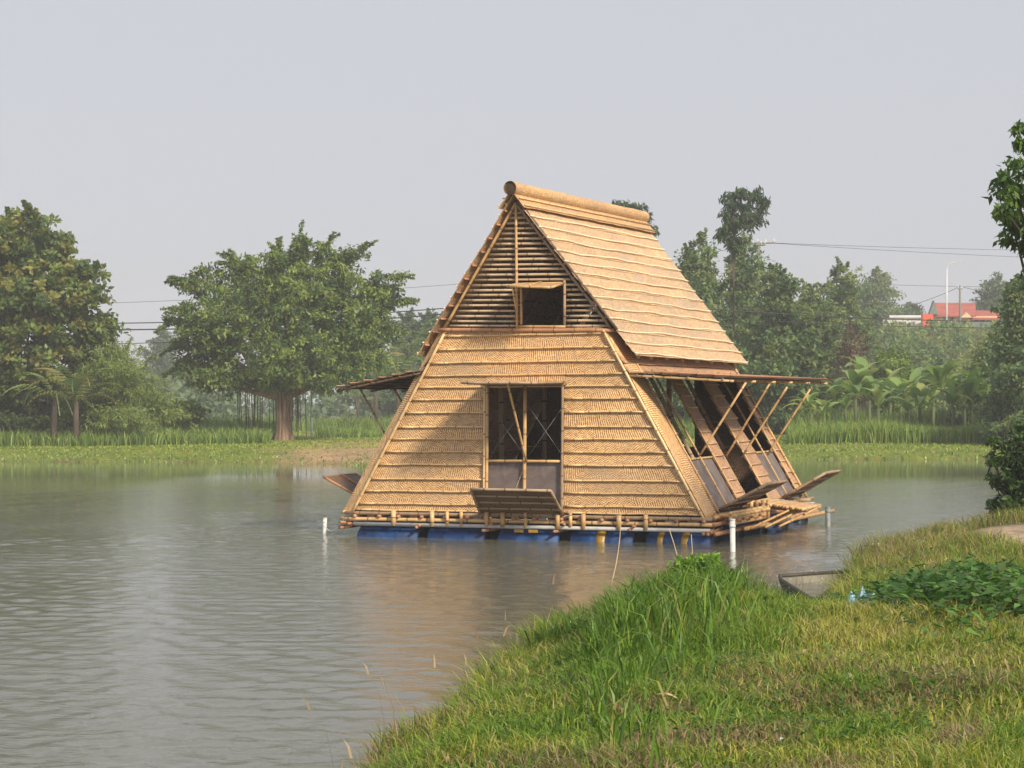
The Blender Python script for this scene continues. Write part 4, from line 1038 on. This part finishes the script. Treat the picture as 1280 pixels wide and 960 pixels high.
roofm('roof', 1164, 1220, 378.5, 394, dh-.4, e); roofm('roof', 1210, 1250, 388, 398, dh+.2, e)
for x0 in (1180, 1188): fbox('window', x0, 395, x0+4, 400, dh-.1, .12, M_glass, e)
for x0 in (1219, 1227, 1235): fbox('window', x0, 397.5, x0+4, 401.5, dh+.4, .12, M_glass, e)
mb = MB(); a = P(1201, 397, dh-.8)-EL; b = P(1215, 397, dh-.8)-EL; c = P(1208, 390, dh-.8)-EL; n = V(*F)*.8
mb.v = [a, b, c, a+n, b+n, c+n]
for q_ in ((0, 1, 2), (5, 4, 3), (0, 3, 4, 1), (1, 4, 5, 2), (2, 5, 3, 0)): mb.face(list(q_), [(0, 0)]*len(q_))
mb.build('porch_gable', M_cream, e)
mb = MB(); a = P(1161.5, 393, dh-.6)-EL; b = P(1173, 393, dh-.6)-EL; c = P(1167.5, 375.5, dh-.6)-EL
mb.v = [a, b, c, a+n, b+n, c+n]
for q_ in ((0, 1, 2), (5, 4, 3), (0, 3, 4, 1), (1, 4, 5, 2), (2, 5, 3, 0)): mb.face(list(q_), [(0, 0)]*len(q_))
mb.build('gable_wall', M_greenwall, e)
def facing_box(name, x0, y0, x1, y1, d0, th, m, label, cat):
    global EL
    EL = P((x0+x1)/2, y1, d0); o = fbox(name, x0, y0, x1, y1, d0, th, m, None); o.location = EL; setp(o, label, cat); return o
facing_box('orange_box', 1153.5, 392.5, 1166.5, 409, 190, .8, M_orange, 'bright orange red panel between white wall and red roof', 'panel')
EL = P(1130, 409, 192); ew = empty('white_wall', EL, 'long white painted wall left of the orange panel', 'wall')
EW = [fbox('wall_panel', a, 399, a+11.6, 415, 192, .3, M_white, ew) for a in (1104, 1116, 1128, 1140)]
fbox('upper_band', 1112, 394, 1153, 397, 194, .3, M_white, ew); fbox('coping', 1104, 397.6, 1152, 398.8, 191.9, .45, M_wood, ew)
for i, x0 in enumerate((1106, 1111, 1118, 1122.5, 1129, 1135, 1141, 1147)):   # faint row of marks along the wall
    fbox('wall_mark', x0, 402+(i % 2), x0+3.2, 406, 191.95, .03, M_metal if i % 2 else M_wood, ew)
EL = P(1250, 412, 188); er = empty('road_barrier', EL, 'long grey road barrier on top of the embankment', 'barrier')
for a in range(1166, 1290, 12): fbox('barrier_panel', a, 402.5, a+11.6, 415, 188, .3, M_greenwall, er)
fbox('rail', 1100, 411, 1290, 412.6, 187.6, .25, M_wood, er)
# lamp
e = empty('street_lamp', P(1183, 415, 185), 'tall white street lamp with a curved arm', 'street lamp'); EL = Vector(e.location)
MB().tube((0, 0, -1), P(1183.5, 336, 185)-EL, .10, 8, .07).build('post', M_metal, e, True)
strip_curve('arm', [P(*a, 185)-EL for a in ((1183.5, 336), (1185, 331.5), (1189, 328.8), (1195, 327.6))], .05, M_metal, e)
MB().box(P(1197.5, 327.8, 185)-EL, .6, .25, .12).build('lamp_head', M_metal, e)
# poles
def upole(px, d, top, bot, label, arms):
    e = empty('utility_pole', P(px, bot, d), label, 'utility pole', 'utility poles on the far side'); o = Vector(e.location)
    MB().tube((0, 0, -1), P(px, top, d)-o, .13, 8, .09).build('post', M_wood, e, True)
    for (x0, y0, x1, y1) in arms:
        MB().tube(P(x0, y0, d)-o, P(x1, y1, d)-o, .05, 6).build('crossarm', M_wood, e, True)
        for t in (.05, .35, .65, .95):
            q_ = (P(x0, y0, d)-o).lerp(P(x1, y1, d)-o, t); MB().tube(q_, q_+V(0, 0, .22), .05, 6).build('insulator', M_metal, e, True)
upole(1200, 185, 357, 415, 'dark pole beside the street lamp in front of the red roof', [(1197.5, 361, 1203, 361)])
upole(948, 118, 302, 420, 'pole with a wide crossarm right of the drooping bamboo', [(935, 304, 969, 303.5), (941, 307.5, 957, 306)])
upole(1035, 150, 346, 420, 'pale thin pole among the hazy trees', [])
def wire(pts, d, r, label, sag=.0, d2=None):
    P_ = []
    n_ = 22
    (x0, y0), (x1, y1) = pts; d2 = d2 or d
    for i in range(n_+1):
        t = i/n_; P_.append(P(x0+(x1-x0)*t, y0+(y1-y0)*t+sag*4*t*(1-t), d+(d2-d)*t))
    mb = MB()
    for a, b in zip(P_[:-1], P_[1:]): mb.tube(a, b, r, 4, cap=False)
    o = mb.build('power_line', M_wire, None, True); setp(o, label, 'power line', 'power lines across the far side')
wire(((-80, 402), (700, 372)), 103, .035, 'thick black cable, topmost of the pair crossing left of the banyan', 13)
wire(((-80, 408), (700, 377)), 103, .045, 'thick black cable just below the topmost of the pair', 16)
wire(((-80, 428), (700, 388)), 104, .025, 'lowest dark cable crossing behind the banyan', 16)
wire(((-80, 384), (700, 345)), 160, .02, 'faint high wire above the black cables at left', 7)
wire(((948, 303), (1400, 314)), 118, .016, 'upper thin wire running right from the crossarm pole', 2, 150)
wire(((967, 304), (1400, 326)), 118, .016, 'second thin wire from the crossarm pole', 2, 150)
wire(((948, 303), (600, 360)), 118, .014, 'thin wire running left from the crossarm pole to the roof', 6, 130)
wire(((870, 385), (1400, 402)), 92, .028, 'dark cable crossing in front of the right trees', 6)
wire(((870, 396), (1400, 410)), 92, .018, 'thin pale cable just below the dark one at right', 5)
wire(((1130, 384), (1200, 358)), 187, .03, 'slack wire rising to the dark pole by the lamp', 2)
wire(((1200, 358), (1300, 372)), 187, .03, 'slack wire falling right from the dark pole', 3)
wire(((1110, 356), (1400, 360)), 200, .025, 'faint level wire behind the street lamp', 1)

# ------------------------------------------------------------------ grasses
def blades(P_, h, w_, lean, cols, curl=.5):
    """P_ (n,3) roots; h,w_ (n,), lean (n,2) ; 5 verts, quad + tri"""
    n = len(P_); an = rng.random(n)*math.pi; s = np.stack([np.cos(an), np.sin(an), np.zeros(n)], 1)*(w_/2)[:, None]
    m_ = P_+np.stack([lean[:, 0]*.35, lean[:, 1]*.35, h*.6], 1); t = P_+np.stack([lean[:, 0], lean[:, 1], h*(1-curl*np.minimum(1, np.hypot(lean[:, 0], lean[:, 1])/np.maximum(h, .01))*.5)], 1)
    v = np.stack([P_-s, P_+s, m_+s*.75, m_-s*.75, t], 1).reshape(-1, 3); i = np.arange(n)*5
    q_ = np.stack([i, i+1, i+2, i+3], 1); tr_ = np.stack([i+3, i+2, i+4], 1)
    return v, q_, tr_, np.repeat(cols, 5, 0)
def grass_obj(name, arr, label, cat='grass'):
    vs, qs, ts, cs = [], [], [], []; o_ = 0
    for v, q_, t, c in arr: vs.append(v); qs.append(q_+o_); ts.append(t+o_); cs.append(c); o_ += len(v)
    o = np_mesh(name, np.concatenate(vs), np.concatenate(qs), np.concatenate(cs), M_grass, tris=np.concatenate(ts)); return setp(o, label, cat, kind='stuff')
def pick(pal, n, w_=None): return np.array(pal)[rng.choice(len(pal), n, p=w_)]*(.75+.5*rng.random(n))[:, None]
def scatter(n, dlo, dhi, lo=-.30, hi=.30, power=1.0, ml=0., mr=0.):
    d = dlo+(dhi-dlo)*rng.random(n)**power; l_ = d*(lo+(hi-lo)*rng.random(n))
    xy = np.stack([CAM[0]+F[0]*d+R[0]*l_, CAM[1]+F[1]*d+R[1]*l_], 1); return xy, l_, d
PAL_G = [(.13, .23, .025), (.18, .28, .03), (.09, .17, .02), (.24, .31, .04)]
PAL_Y = [(.31, .34, .05), (.38, .36, .07), (.24, .30, .04), (.42, .35, .14)]
PAL_D = [(.34, .26, .14), (.26, .19, .10), (.17, .19, .05)]
arr = []
# short turf
n = 200000
xy, l_, d_ = scatter(n, 7.6, 27, -.20, .31, 1.25)
s_ = poly_sd(l_, d_, NEAR); keep = s_ > .02
xy, l_, d_, s_ = xy[keep], l_[keep], d_[keep], s_[keep]; n = len(xy)
z_ = height(xy[:, 0], xy[:, 1]); kp = z_ > .03
bare = sst(0, 1, 1.2-np.hypot((l_-bL)/.5, (d_-bD)/.7))*.75+sst(0, .6, 1.3-np.hypot((l_-pL)/.75, (d_-pD)/2.6))
kp &= rng.random(n) > bare
xy, l_, d_, s_, z_ = xy[kp], l_[kp], d_[kp], s_[kp], z_[kp]; n = len(xy)
px_ = 640+l_/d_*F0
yel = np.clip(sst(.35, .7, vnoise(xy[:, 0], xy[:, 1], .7, 31))*.55+.75*sst(950, 1100, px_)*np.exp(-((d_-14.2)/1.8)**2)+.3*sst(24, 22, d_)*sst(19, 21, d_)*sst(1000, 1100, px_), 0, 1)
dry = sst(.48, .72, vnoise(xy[:, 0], xy[:, 1], .45, 37))*(.25+.75*sst(13.5, 9.5, d_))*.85+.45*sst(20, 23, d_)
r_ = rng.random(n); c = pick(PAL_G, n)
c = np.where((r_ < yel)[:, None], pick(PAL_Y, n), c); r_ = rng.random(n); c = np.where((r_ < dry)[:, None], pick(PAL_D, n), c)
hh = (.045+.06*rng.random(n)+.09*vnoise(xy[:, 0], xy[:, 1], .5, 41)**2)*(1+.5*sst(12, 16, d_))
hh *= 1+1.2*np.exp(-s_/.5)
ln_v = rng.normal(size=(n, 2))*(.6*hh)[:, None]
arr.append(blades(np.column_stack([xy, z_-.01]), hh, .006+.006*rng.random(n), ln_v, c))
grass_obj('short_grass', arr, 'short mixed green and yellow grass on the near bank')
# long grass along the water's edge
arr = []
n = 130000
xy, l_, d_ = scatter(n, 7.8, 20.5, -.2, .155, .9)
s_ = poly_sd(l_, d_, NEAR); px_ = 640+l_/d_*F0
dens = np.exp(-((s_-.45)/.65)**2)*(s_ > -.12)
dens *= np.where(px_ > 985, 0, 1)*np.where((px_ > 700), 1., .8)*(.3+.7*sst(.25, .5, vnoise(xy[:, 0], xy[:, 1], .5, 55)))
keep = rng.random(n) < dens
xy, l_, d_, s_ = xy[keep], l_[keep], d_[keep], s_[keep]; n = len(xy); px_ = 640+l_/d_*F0
z_ = np.maximum(height(xy[:, 0], xy[:, 1]), -.05)
tall = .16+.13*rng.random(n)+.26*sst(700, 780, px_)*sst(985, 930, px_)*rng.random(n)+.10*sst(735, 790, px_)*sst(960, 920, px_)
tall *= (.68+.32*sst(11.5, 14.5, d_))*(.72+.28*sst(690, 760, px_))*(.55+.7*vnoise(xy[:, 0], xy[:, 1], .6, 61))
c = pick([(.085, .18, .015), (.12, .23, .02), (.06, .13, .018), (.17, .26, .03), (.26, .25, .07)], n, [.3, .3, .2, .14, .06])
th = rng.random(n)*6.28; lm = tall*(.25+.6*rng.random(n)); ln_v = np.stack([np.cos(th)*lm, np.sin(th)*lm], 1)
arr.append(blades(np.column_stack([xy, z_-.02]), tall, .009+.009*rng.random(n), ln_v, c, .8))
for _ in range(120):
    px0 = random.choice([random.uniform(700, 965), random.uniform(560, 965)]); 
    for tr0 in range(20):
        d0 = random.uniform(14.6, 19.5); l0 = (px0-640)/F0*d0; s0 = float(poly_sd(np.array([l0]), np.array([d0]), NEAR)[0])
        if .0 < s0 < .9: break
    else: continue
    x0, y0 = G(l0, d0); m_ = random.randint(40, 80); th = rng.random(m_)*6.28; rr_ = rng.random(m_)*.07
    P0 = np.column_stack([x0+np.cos(th)*rr_, y0+np.sin(th)*rr_, np.full(m_, hz((x0, y0))-.02)]); hh_ = random.uniform(.24, .44)*(.6+.5*rng.random(m_)); lm = hh_*(.2+.75*rng.random(m_))
    arr.append(blades(P0, hh_, .009+.008*rng.random(m_), np.stack([np.cos(th)*lm, np.sin(th)*lm], 1), pick(random.choice([[(.06, .13, .018), (.08, .17, .02)], [(.13, .23, .025), (.17, .26, .04)], [(.09, .17, .02), (.26, .25, .08)]]), m_), .9))
grass_obj('long_grass', arr, 'long arching green grass along the near water edge')
# dry stalks with seed heads at the edge
arr = []
for (a, b, n, lo, hi) in ((8.4, 19, 90, -.13, .10), ):
    xy, l_, d_ = scatter(n, a, b, lo, hi); s_ = poly_sd(l_, d_, NEAR); k_ = (s_ > -.35) & (s_ < .5); xy = xy[k_]; n = len(xy)
    z_ = np.maximum(height(xy[:, 0], xy[:, 1]), -.1); h_ = .35+.35*rng.random(n)
    ll = rng.normal(size=(n, 2))*.10; P0 = np.column_stack([xy, z_])
    arr.append(blades(P0, h_, np.full(n, .006), ll, pick([(.36, .28, .16), (.22, .14, .08), (.30, .26, .12)], n), .1))
    tip = P0+np.column_stack([ll*.8, h_*.8])
    arr.append(blades(tip, np.full(n, .09), np.full(n, .014), ll*.3, pick([(.28, .17, .10), (.40, .30, .18)], n), .1))
grass_obj('seeding_stalks', arr, 'thin dry grass stalks with brown seed heads over the water edge', 'grass stalks')
for nm, x0, y0, x1, y1, d_, c, lab in (('reed_stem', 762, 712, 776, 640, 18.2, M_dry, 'tall thin pale reed in front of the raft drums'), ('reed_stem', 858, 742, 836, 660, 17.8, M_dry, 'leaning green reed in front of the right end of the raft'), ('reed_stem', 858, 742, 864, 668, 17.9, M_dry, 'short upright reed beside the leaning one')):
    a = P(x0, y0+25, d_); b = P(x1, y1, d_); o = MB().tube(V(0, 0, 0), b-a, .007, 5, .003, bend=(.03, 0, .0)).build(nm, c, None, True); o.location = a; setp(o, lab, 'reed', 'reeds sticking up at the water edge')

# broad-leaved plants: generic leafy patch
def leafy_patch(name, pxs, n, size, pal, label, cat, zoff=(.05, .3), asp=.62, kind='stuff', parent_tree=False):
    P_ = []
    for (px, py, rx, ry, zz) in pxs:
        c = on(px, py, 2, zz); k = np.linalg.norm(c-CAM)/F0; m_ = int(n/len(pxs))
        lx = rng.normal(size=m_)*rx*k*.6; ly = rng.normal(size=m_)*ry*.6
        x = c[0]+R[0]*lx+F[0]*ly; y = c[1]+R[1]*lx+F[1]*ly
        h_ = height(x, y); P_.append(np.column_stack([x, y, h_+zoff[0]+(zoff[1]-zoff[0])*rng.random(m_)]))
    P_ = np.concatenate(P_); m_ = len(P_); an = rng.random(m_)*6.28; til = rng.normal(size=m_)*.35
    d = np.stack([np.cos(an), np.sin(an), til-.15], 1); s = np.stack([-np.sin(an), np.cos(an), rng.normal(size=m_)*.3], 1)
    sz = size*(.6+.7*rng.random(m_)); a = d*sz[:, None]; b = s*(sz*asp/2)[:, None]; up = np.array([0, 0, 1])*(sz*.12)[:, None]
    v = np.stack([P_, P_+a*.35+b+up, P_+a*.35+up*0, P_+a*.35-b+up, P_+a], 1).reshape(-1, 3); i = np.arange(m_)*5
    tr_ = np.concatenate([np.stack([i, i+2, i+1], 1), np.stack([i, i+3, i+2], 1), np.stack([i+1, i+2, i+4], 1), np.stack([i+2, i+3, i+4], 1)])
    o = np_mesh(name, v, np.zeros((0, 4), int), np.repeat(pick(pal, m_), 5, 0), M_leaf, tris=tr_)
    return setp(o, label, cat, kind=kind)
PAL_L = [(.05, .13, .025), (.075, .18, .03), (.035, .09, .02), (.13, .25, .045), (.10, .16, .04)]
leafy_patch('creeping_ground_cover', [(1120, 760, 45, 1.6, .5), (1180, 762, 60, 1.8, .5), (1240, 758, 60, 2.0, .5), (1255, 775, 50, 1.0, .5), (1200, 776, 60, .8, .5), (1290, 765, 50, 2, .5), (1150, 748, 50, 1.2, .5), (1225, 735, 60, 1.2, .55), (1160, 760, 130, 3.2, .5), (1220, 740, 120, 3.2, .5)], 5200, .095, PAL_L, 'dark green broad leaved creeper covering the right part of the bank', 'ground cover', (.03, .22))
leafy_patch('weed_patch', [(900, 850, 90, 1.5, .5), (760, 880, 120, 1.4, .45), (1050, 900, 120, .8, .5), (950, 930, 180, .5, .5), (700, 830, 70, 1., .4), (1120, 880, 100, 1, .5), (620, 910, 60, 1, .4)], 2600, .045, [(.07, .16, .02), (.10, .20, .025), (.05, .12, .02)], 'tiny broad leaved weeds scattered through the grass', 'weeds', (.02, .09), .5)
# bright bushy weed on the clump
dw = 17.0
lw = [lob(x, y-9, a, b, dw) for x, y, a, b in ((868, 728, 30, 14), (885, 716, 20, 10), (850, 738, 22, 10), (900, 735, 18, 14), (875, 712, 12, 8), (905, 750, 18, 12))]
x, y = G((875-640)/F0*dw, dw); e = empty('weed_bush', (x, y, hz((x, y))), 'bright lime green leafy weed bush topping the grass clump by the water', 'bush')
v, q_, c = crown_from_lobes(lw, 3000, .06, .5, [(.19, .34, .035), (.26, .42, .05), (.12, .24, .03)], .09); np_mesh('foliage', v, q_, c, M_leaf, e, loc=(x, y, hz((x, y))))
mb = MB()
for l in lw: t = V(*l[0])-V(*e.location); limb_mesh(mb, [(0, 0, -.1), t*.5+V(0, 0, -.05), t], [.012, .009, .005], 5)
mb.build('stems', M_bstem, e, True)
# sparse seedlings by the inlet
x, y = G((1168-640)/F0*26.2, 26.2); z = hz((x, y)); e = empty('seedling', (x, y, z), 'small leafy seedling standing up at the right water edge', 'plant')
mb = MB(); limb_mesh(mb, [(0, 0, -.05), (.02, 0, .10), (.0, 0, .22)], [.008, .006, .004], 5); mb.build('stem', M_bstem, e)
cs = np.array([(x, y, z+.2), (x+.05, y, z+.15), (x-.07, y, z+.18), (x, y, z+.26)]); v, q_, c = leaf_cloud(cs, np.full(4, .06), 46, .07, .4, np.array([(.06, .12, .03)]*4)); np_mesh('leaves', v, q_, c, M_leaf, e, loc=(x, y, z))
# airy white flowering weed at the inlet
arr = []; n = 260
cc = on(1035, 722, 2, .25); P_ = np.column_stack([cc[0]+rng.normal(size=n)*.55, cc[1]+rng.normal(size=n)*.8, np.zeros(n)]); P_[:, 2] = np.maximum(height(P_[:, 0], P_[:, 1]), 0)
h_ = .12+.24*rng.random(n); ll = rng.normal(size=(n, 2))*.10
arr.append(blades(P_, h_, np.full(n, .006), ll, pick([(.22, .20, .08), (.30, .22, .12), (.14, .17, .05)], n), .2))
k_ = rng.random(n) < .2; arr.append(blades((P_+np.column_stack([ll, h_*.95]))[k_], np.full(k_.sum(), .012), np.full(k_.sum(), .012), ll[k_]*.05, pick([(.6, .6, .52)], k_.sum()), 0))
grass_obj('flowering_weeds', arr, 'airy brownish weeds with tiny white flowers beside the moored boat', 'weeds')
# brown dry tangle beside boat
arr = []; n = 5200
cc = on(1075, 728, 2, .35); P_ = np.column_stack([cc[0]+rng.normal(size=n)*.9, cc[1]+rng.normal(size=n)*1.0, np.zeros(n)]); P_[:, 2] = height(P_[:, 0], P_[:, 1]); P_ = P_[P_[:, 2] > .02]; n = len(P_)
h_ = .05+.13*rng.random(n); ll = rng.normal(size=(n, 2))*.13
arr.append(blades(P_, h_, np.full(n, .007), ll, pick([(.20, .13, .07), (.28, .20, .10), (.13, .11, .04), (.33, .25, .13)], n), .5))
grass_obj('dry_tangle', arr, 'brown dry grass tangle between boat and leafy creeper', 'dry grass')

# far bank grass and reeds
arr = []
n = 72000
xy, l_, d_ = scatter(n, 62, 122, -.29, .30, 1.1)
sf = poly_sd(xy[:, 0], xy[:, 1], FARP); k_ = sf > -.1
q1 = on(440, 566, 2, .35); pth = np.exp(-(((xy[:, 0]-q1[0])/3.2)**2+((xy[:, 1]-q1[1])/3.5)**2))
k_ &= rng.random(n) > pth*.95
xy, d_, sf = xy[k_], d_[k_], sf[k_]; n = len(xy); z_ = height(xy[:, 0], xy[:, 1])
c = pick([(.25, .35, .055), (.31, .37, .06), (.19, .28, .05), (.36, .36, .09), (.32, .25, .12)], n, [.36, .27, .22, .11, .04])
edge = (sf < 2.2); c = np.where(edge[:, None], pick([(.17, .29, .06), (.24, .35, .08), (.12, .20, .05), (.36, .38, .18)], n), c)
hh = .05+.07*rng.random(n)+.05*np.exp(-sf/1.5)
arr.append(blades(np.column_stack([xy, z_-.02]), hh, .035+.035*rng.random(n), rng.normal(size=(n, 2))*.08, c))
grass_obj('far_bank_grass', arr, 'short grass covering the far bank')
arr = []
def reeds(px0, px1, d0, d1, n, h0, h1, pal):
    d = rng.uniform(d0, d1, n); px = rng.uniform(px0, px1, n); l_ = (px-640)/F0*d
    xy = np.stack([CAM[0]+F[0]*d+R[0]*l_, CAM[1]+F[1]*d+R[1]*l_], 1); z_ = height(xy[:, 0], xy[:, 1])
    h_ = (h0+(h1-h0)*rng.random(n))*(.65+.6*vnoise(xy[:, 0], xy[:, 1], 2.5, 71)); th = rng.random(n)*6.28; lm = h_*(.1+.45*rng.random(n))
    arr.append(blades(np.column_stack([xy, z_-.05]), h_, .03+.035*rng.random(n), np.stack([np.cos(th)*lm, np.sin(th)*lm], 1), pick(pal, n), .6))
PR = [(.15, .24, .05), (.20, .30, .06), (.26, .34, .07), (.10, .17, .045)]
reeds(-60, 338, 83.5, 88, 9000, .35, .85, PR); reeds(-60, 345, 91, 97, 7000, .6, 1.2, PR); reeds(-60, 345, 97, 110, 4000, .7, 1.4, PR)
reeds(985, 1300, 78, 84, 13000, .45, 1.0, [(.18, .29, .05), (.24, .36, .065), (.13, .21, .045), (.30, .35, .09)]); reeds(985, 1300, 92, 104, 8000, .8, 1.5, PR)
reeds(700, 900, 88, 100, 3000, .7, 1.2, PR); reeds(395, 520, 96, 104, 3500, .3, .7, PR); reeds(360, 560, 112, 128, 3500, .5, 1.0, PR)
grass_obj('reed_bed', arr, 'tall green reeds standing along the far bank', 'reeds')
# small things on the far bank
q0 = base_at(389, 97); o = MB().tube((0, 0, -.1), (0.03, 0, 1.0), .06, 8, .05).build('marker_post', M_pvc, None, True); o.location = q0; setp(o, 'short white post standing in the grass right of the banyan trunk', 'post')
q0 = on(418, 531, 2, .55); mb = MB()
mb.grid(lambda a, b: V((a-.5)*2.2, (b-.5)*1.4, .55*math.sin(math.pi*a)*math.sin(math.pi*b)*(1+.25*wn(a*7, b*3))), 10, 6, lambda a, b: (a, b)); o = mb.build('rubble_heap', plain('grey_rubble', (.36, .30, .26), .95, .3, 5.)); o.location = (q0[0], q0[1], hz(q0)-.05); setp(o, 'low grey heap of rubble in the field behind the banyan', 'heap')

# ------------------------------------------------------------------ boat prow, plastic, litter
def bl(l_, d_, z): x, y = G(l_, d_); return V(x, y, z)
e = empty('moored_boat', bl(3.4, 21.5, 0), 'weathered grey flat bottomed boat nosing out of the bank into the inlet', 'boat')
EW_ = Vector(e.location)
rim = [bl(4.6, 19.6, .20), bl(3.04, 20.25, .16), bl(2.93, 21.7, .22), bl(2.97, 22.1, .23), bl(3.9, 23.0, .20), bl(5.6, 22.4, .22)]
low = [p.lerp(bl(3.9, 21.4, 0), .10)-V(0, 0, p.z+.06) for p in rim]
rim = [p-EW_ for p in rim]; low = [p-EW_ for p in low]
for i in range(len(rim)-1):
    mb = MB(); a_, b_, c_, d_ = rim[i], rim[i+1], low[i+1], low[i]; nn = V(0, 0, 1).cross(b_-a_).normalized()*.025
    mb.v = [a_, b_, c_, d_, a_+nn, b_+nn, c_+nn, d_+nn]
    for q_ in ((0, 1, 2, 3), (7, 6, 5, 4), (0, 4, 5, 1), (3, 2, 6, 7)): mb.face(list(q_), [(0, 0), (1, 0), (1, 1), (0, 1)])
    mb.build('hull_side', M_boatdark if i < 3 else M_conc, e)
    MB().tube(a_, b_, .022, 6).build('gunwale', M_boatdark, e, True)
mb = MB(); mb.v = [p.lerp(q_, .25)+V(0, 0, -.02) for p, q_ in zip(rim, low)]; mb.face(list(range(len(mb.v)))[::-1], [(0, 0)]*len(mb.v)); mb.build('floor_board', M_conc, e)
mb = MB(); mb.v = [p.lerp(q_, .12)+V(0, 0, -.01) for p, q_ in zip(rim, low)]; mb.tube(mb.v[1], mb.v[4], .02, 6); mb.f = mb.f[-8:]; mb.build('cross_rib', M_boatdark, e, True)
def rag(name, px, py, z, sx_, sy_, hgt, m, label, cat):
    q0 = on(px, py, 2, z); mb = MB()
    mb.grid(lambda a, b: V((a-.5)*sx_*(1+.2*wn(b*5)), (b-.5)*sy_*(1+.2*wn(a*5, 2)), hgt*(math.sin(math.pi*a)*math.sin(math.pi*b)*(.7+.5*wn(a*6, b*4)))), 10, 8, lambda a, b: (a, b), .004, V(0, 0, 1))
    o = mb.build(name, m, None, False); o.location = (q0[0], q0[1], hz(q0)+.02); o.rotation_euler = (0, 0, random.uniform(.2, .6)); return setp(o, label, cat)
rag('plastic_sheet', 1078, 756, .50, .46, .35, .24, M_bluebag, 'crumpled pale blue plastic sheet at the edge of the creeper', 'plastic sheet')
rag('plastic_scrap', 976, 946, .5, .055, .05, .03, M_litter, 'small white scrap lying in the grass at the bottom', 'litter')
rag('paper_scrap', 1163, 693, .55, .12, .1, .08, M_dry, 'small tan scrap on the creeper slope', 'litter')
q0 = on(830, 890, 2, .5); e = empty('dead_leaf', (q0[0], q0[1], hz(q0)+.05), 'curled tan dead leaf lying on the grass', 'dead leaf')
mb = MB().grid(lambda a, b: V((a-.5)*.16, (b-.5)*.045*math.sin(math.pi*min(.97, max(.05, a))), .03*math.sin(a*3)+.012*abs(b-.5)), 8, 4, lambda a, b: (a, b), .002, V(0, 0, 1)); mb.build('blade', M_dry, e)
mb = MB().grid(lambda a, b: V(.03+(a-.5)*.05, (b-.5)*.03, .02+.09*a), 4, 3, lambda a, b: (a, b), .002, V(0, 1, 0)); mb.build('stalk', M_dry, e)
# dry leaves dotted over the turf
arr_v = []; n = 170
xy, l_, d_ = scatter(n, 8.5, 24, -.1, .28); k_ = poly_sd(l_, d_, NEAR) > .4; xy = xy[k_]; n = len(xy)
cs = np.column_stack([xy, height(xy[:, 0], xy[:, 1])+.07]); v, q_, c = leaf_cloud(cs, np.full(n, .02), n, .045, .4, pick([(.42, .30, .17), (.30, .18, .10), (.5, .42, .28)], n), droop=0)
o = np_mesh('fallen_leaves', v, q_, c, M_grass); setp(o, 'dry tan leaves strewn over the near grass', 'fallen leaves', kind='stuff')
x, y = G((847-640)/F0*17.6, 17.6); z = hz((x, y))+.46; e = empty('purple_flower', (x, y, z-.46), 'single pale purple flower on the tall clump', 'flower')
o = MB().tube((0, 0, 0), (0, 0, .44), .004, 5).build('stem', M_bstem, e)
M_pur = plain('purple_petal', (.42, .30, .55), .6, .1)
for k in range(6):
    an = k*math.pi/3; mb = MB(); c0 = V(0, 0, .44); d = V(math.cos(an), math.sin(an), .5)*.035; s = V(-math.sin(an), math.cos(an), 0)*.014
    mb.v = [c0, c0+d*.6+s, c0+d*1.2, c0+d*.6-s]; mb.face([0, 1, 2, 3], [(0, 0)]*4); mb.build('petal', M_pur, e)

# ------------------------------------------------------------------ haze
hzm = bpy.data.materials.new('haze_air'); hzm.use_nodes = True; n = hzm.node_tree; n.nodes.clear()
ov = n.nodes.new('ShaderNodeOutputMaterial'); pv = n.nodes.new('ShaderNodeVolumePrincipled')
pv.inputs['Color'].default_value = (.93, .96, 1, 1); pv.inputs['Density'].default_value = .0010; pv.inputs['Anisotropy'].default_value = -.1
n.links.new(pv.outputs[0], ov.inputs['Volume'])
mb = MB(); a, b = 440, 580
c = [G(-a, -70), G(a, -70), G(a, b), G(-a, b)]
mb.v = [V(*p, -2.) for p in c]+[V(*p, 24.) for p in c]
for q_ in ((3, 2, 1, 0), (4, 5, 6, 7), (0, 1, 5, 4), (1, 2, 6, 5), (2, 3, 7, 6), (3, 0, 4, 7)): mb.face(list(q_), [(0, 0)]*4)
hzo = mb.build('haze', hzm); setp(hzo, 'thin pale morning haze over the pond', 'haze', kind='stuff')
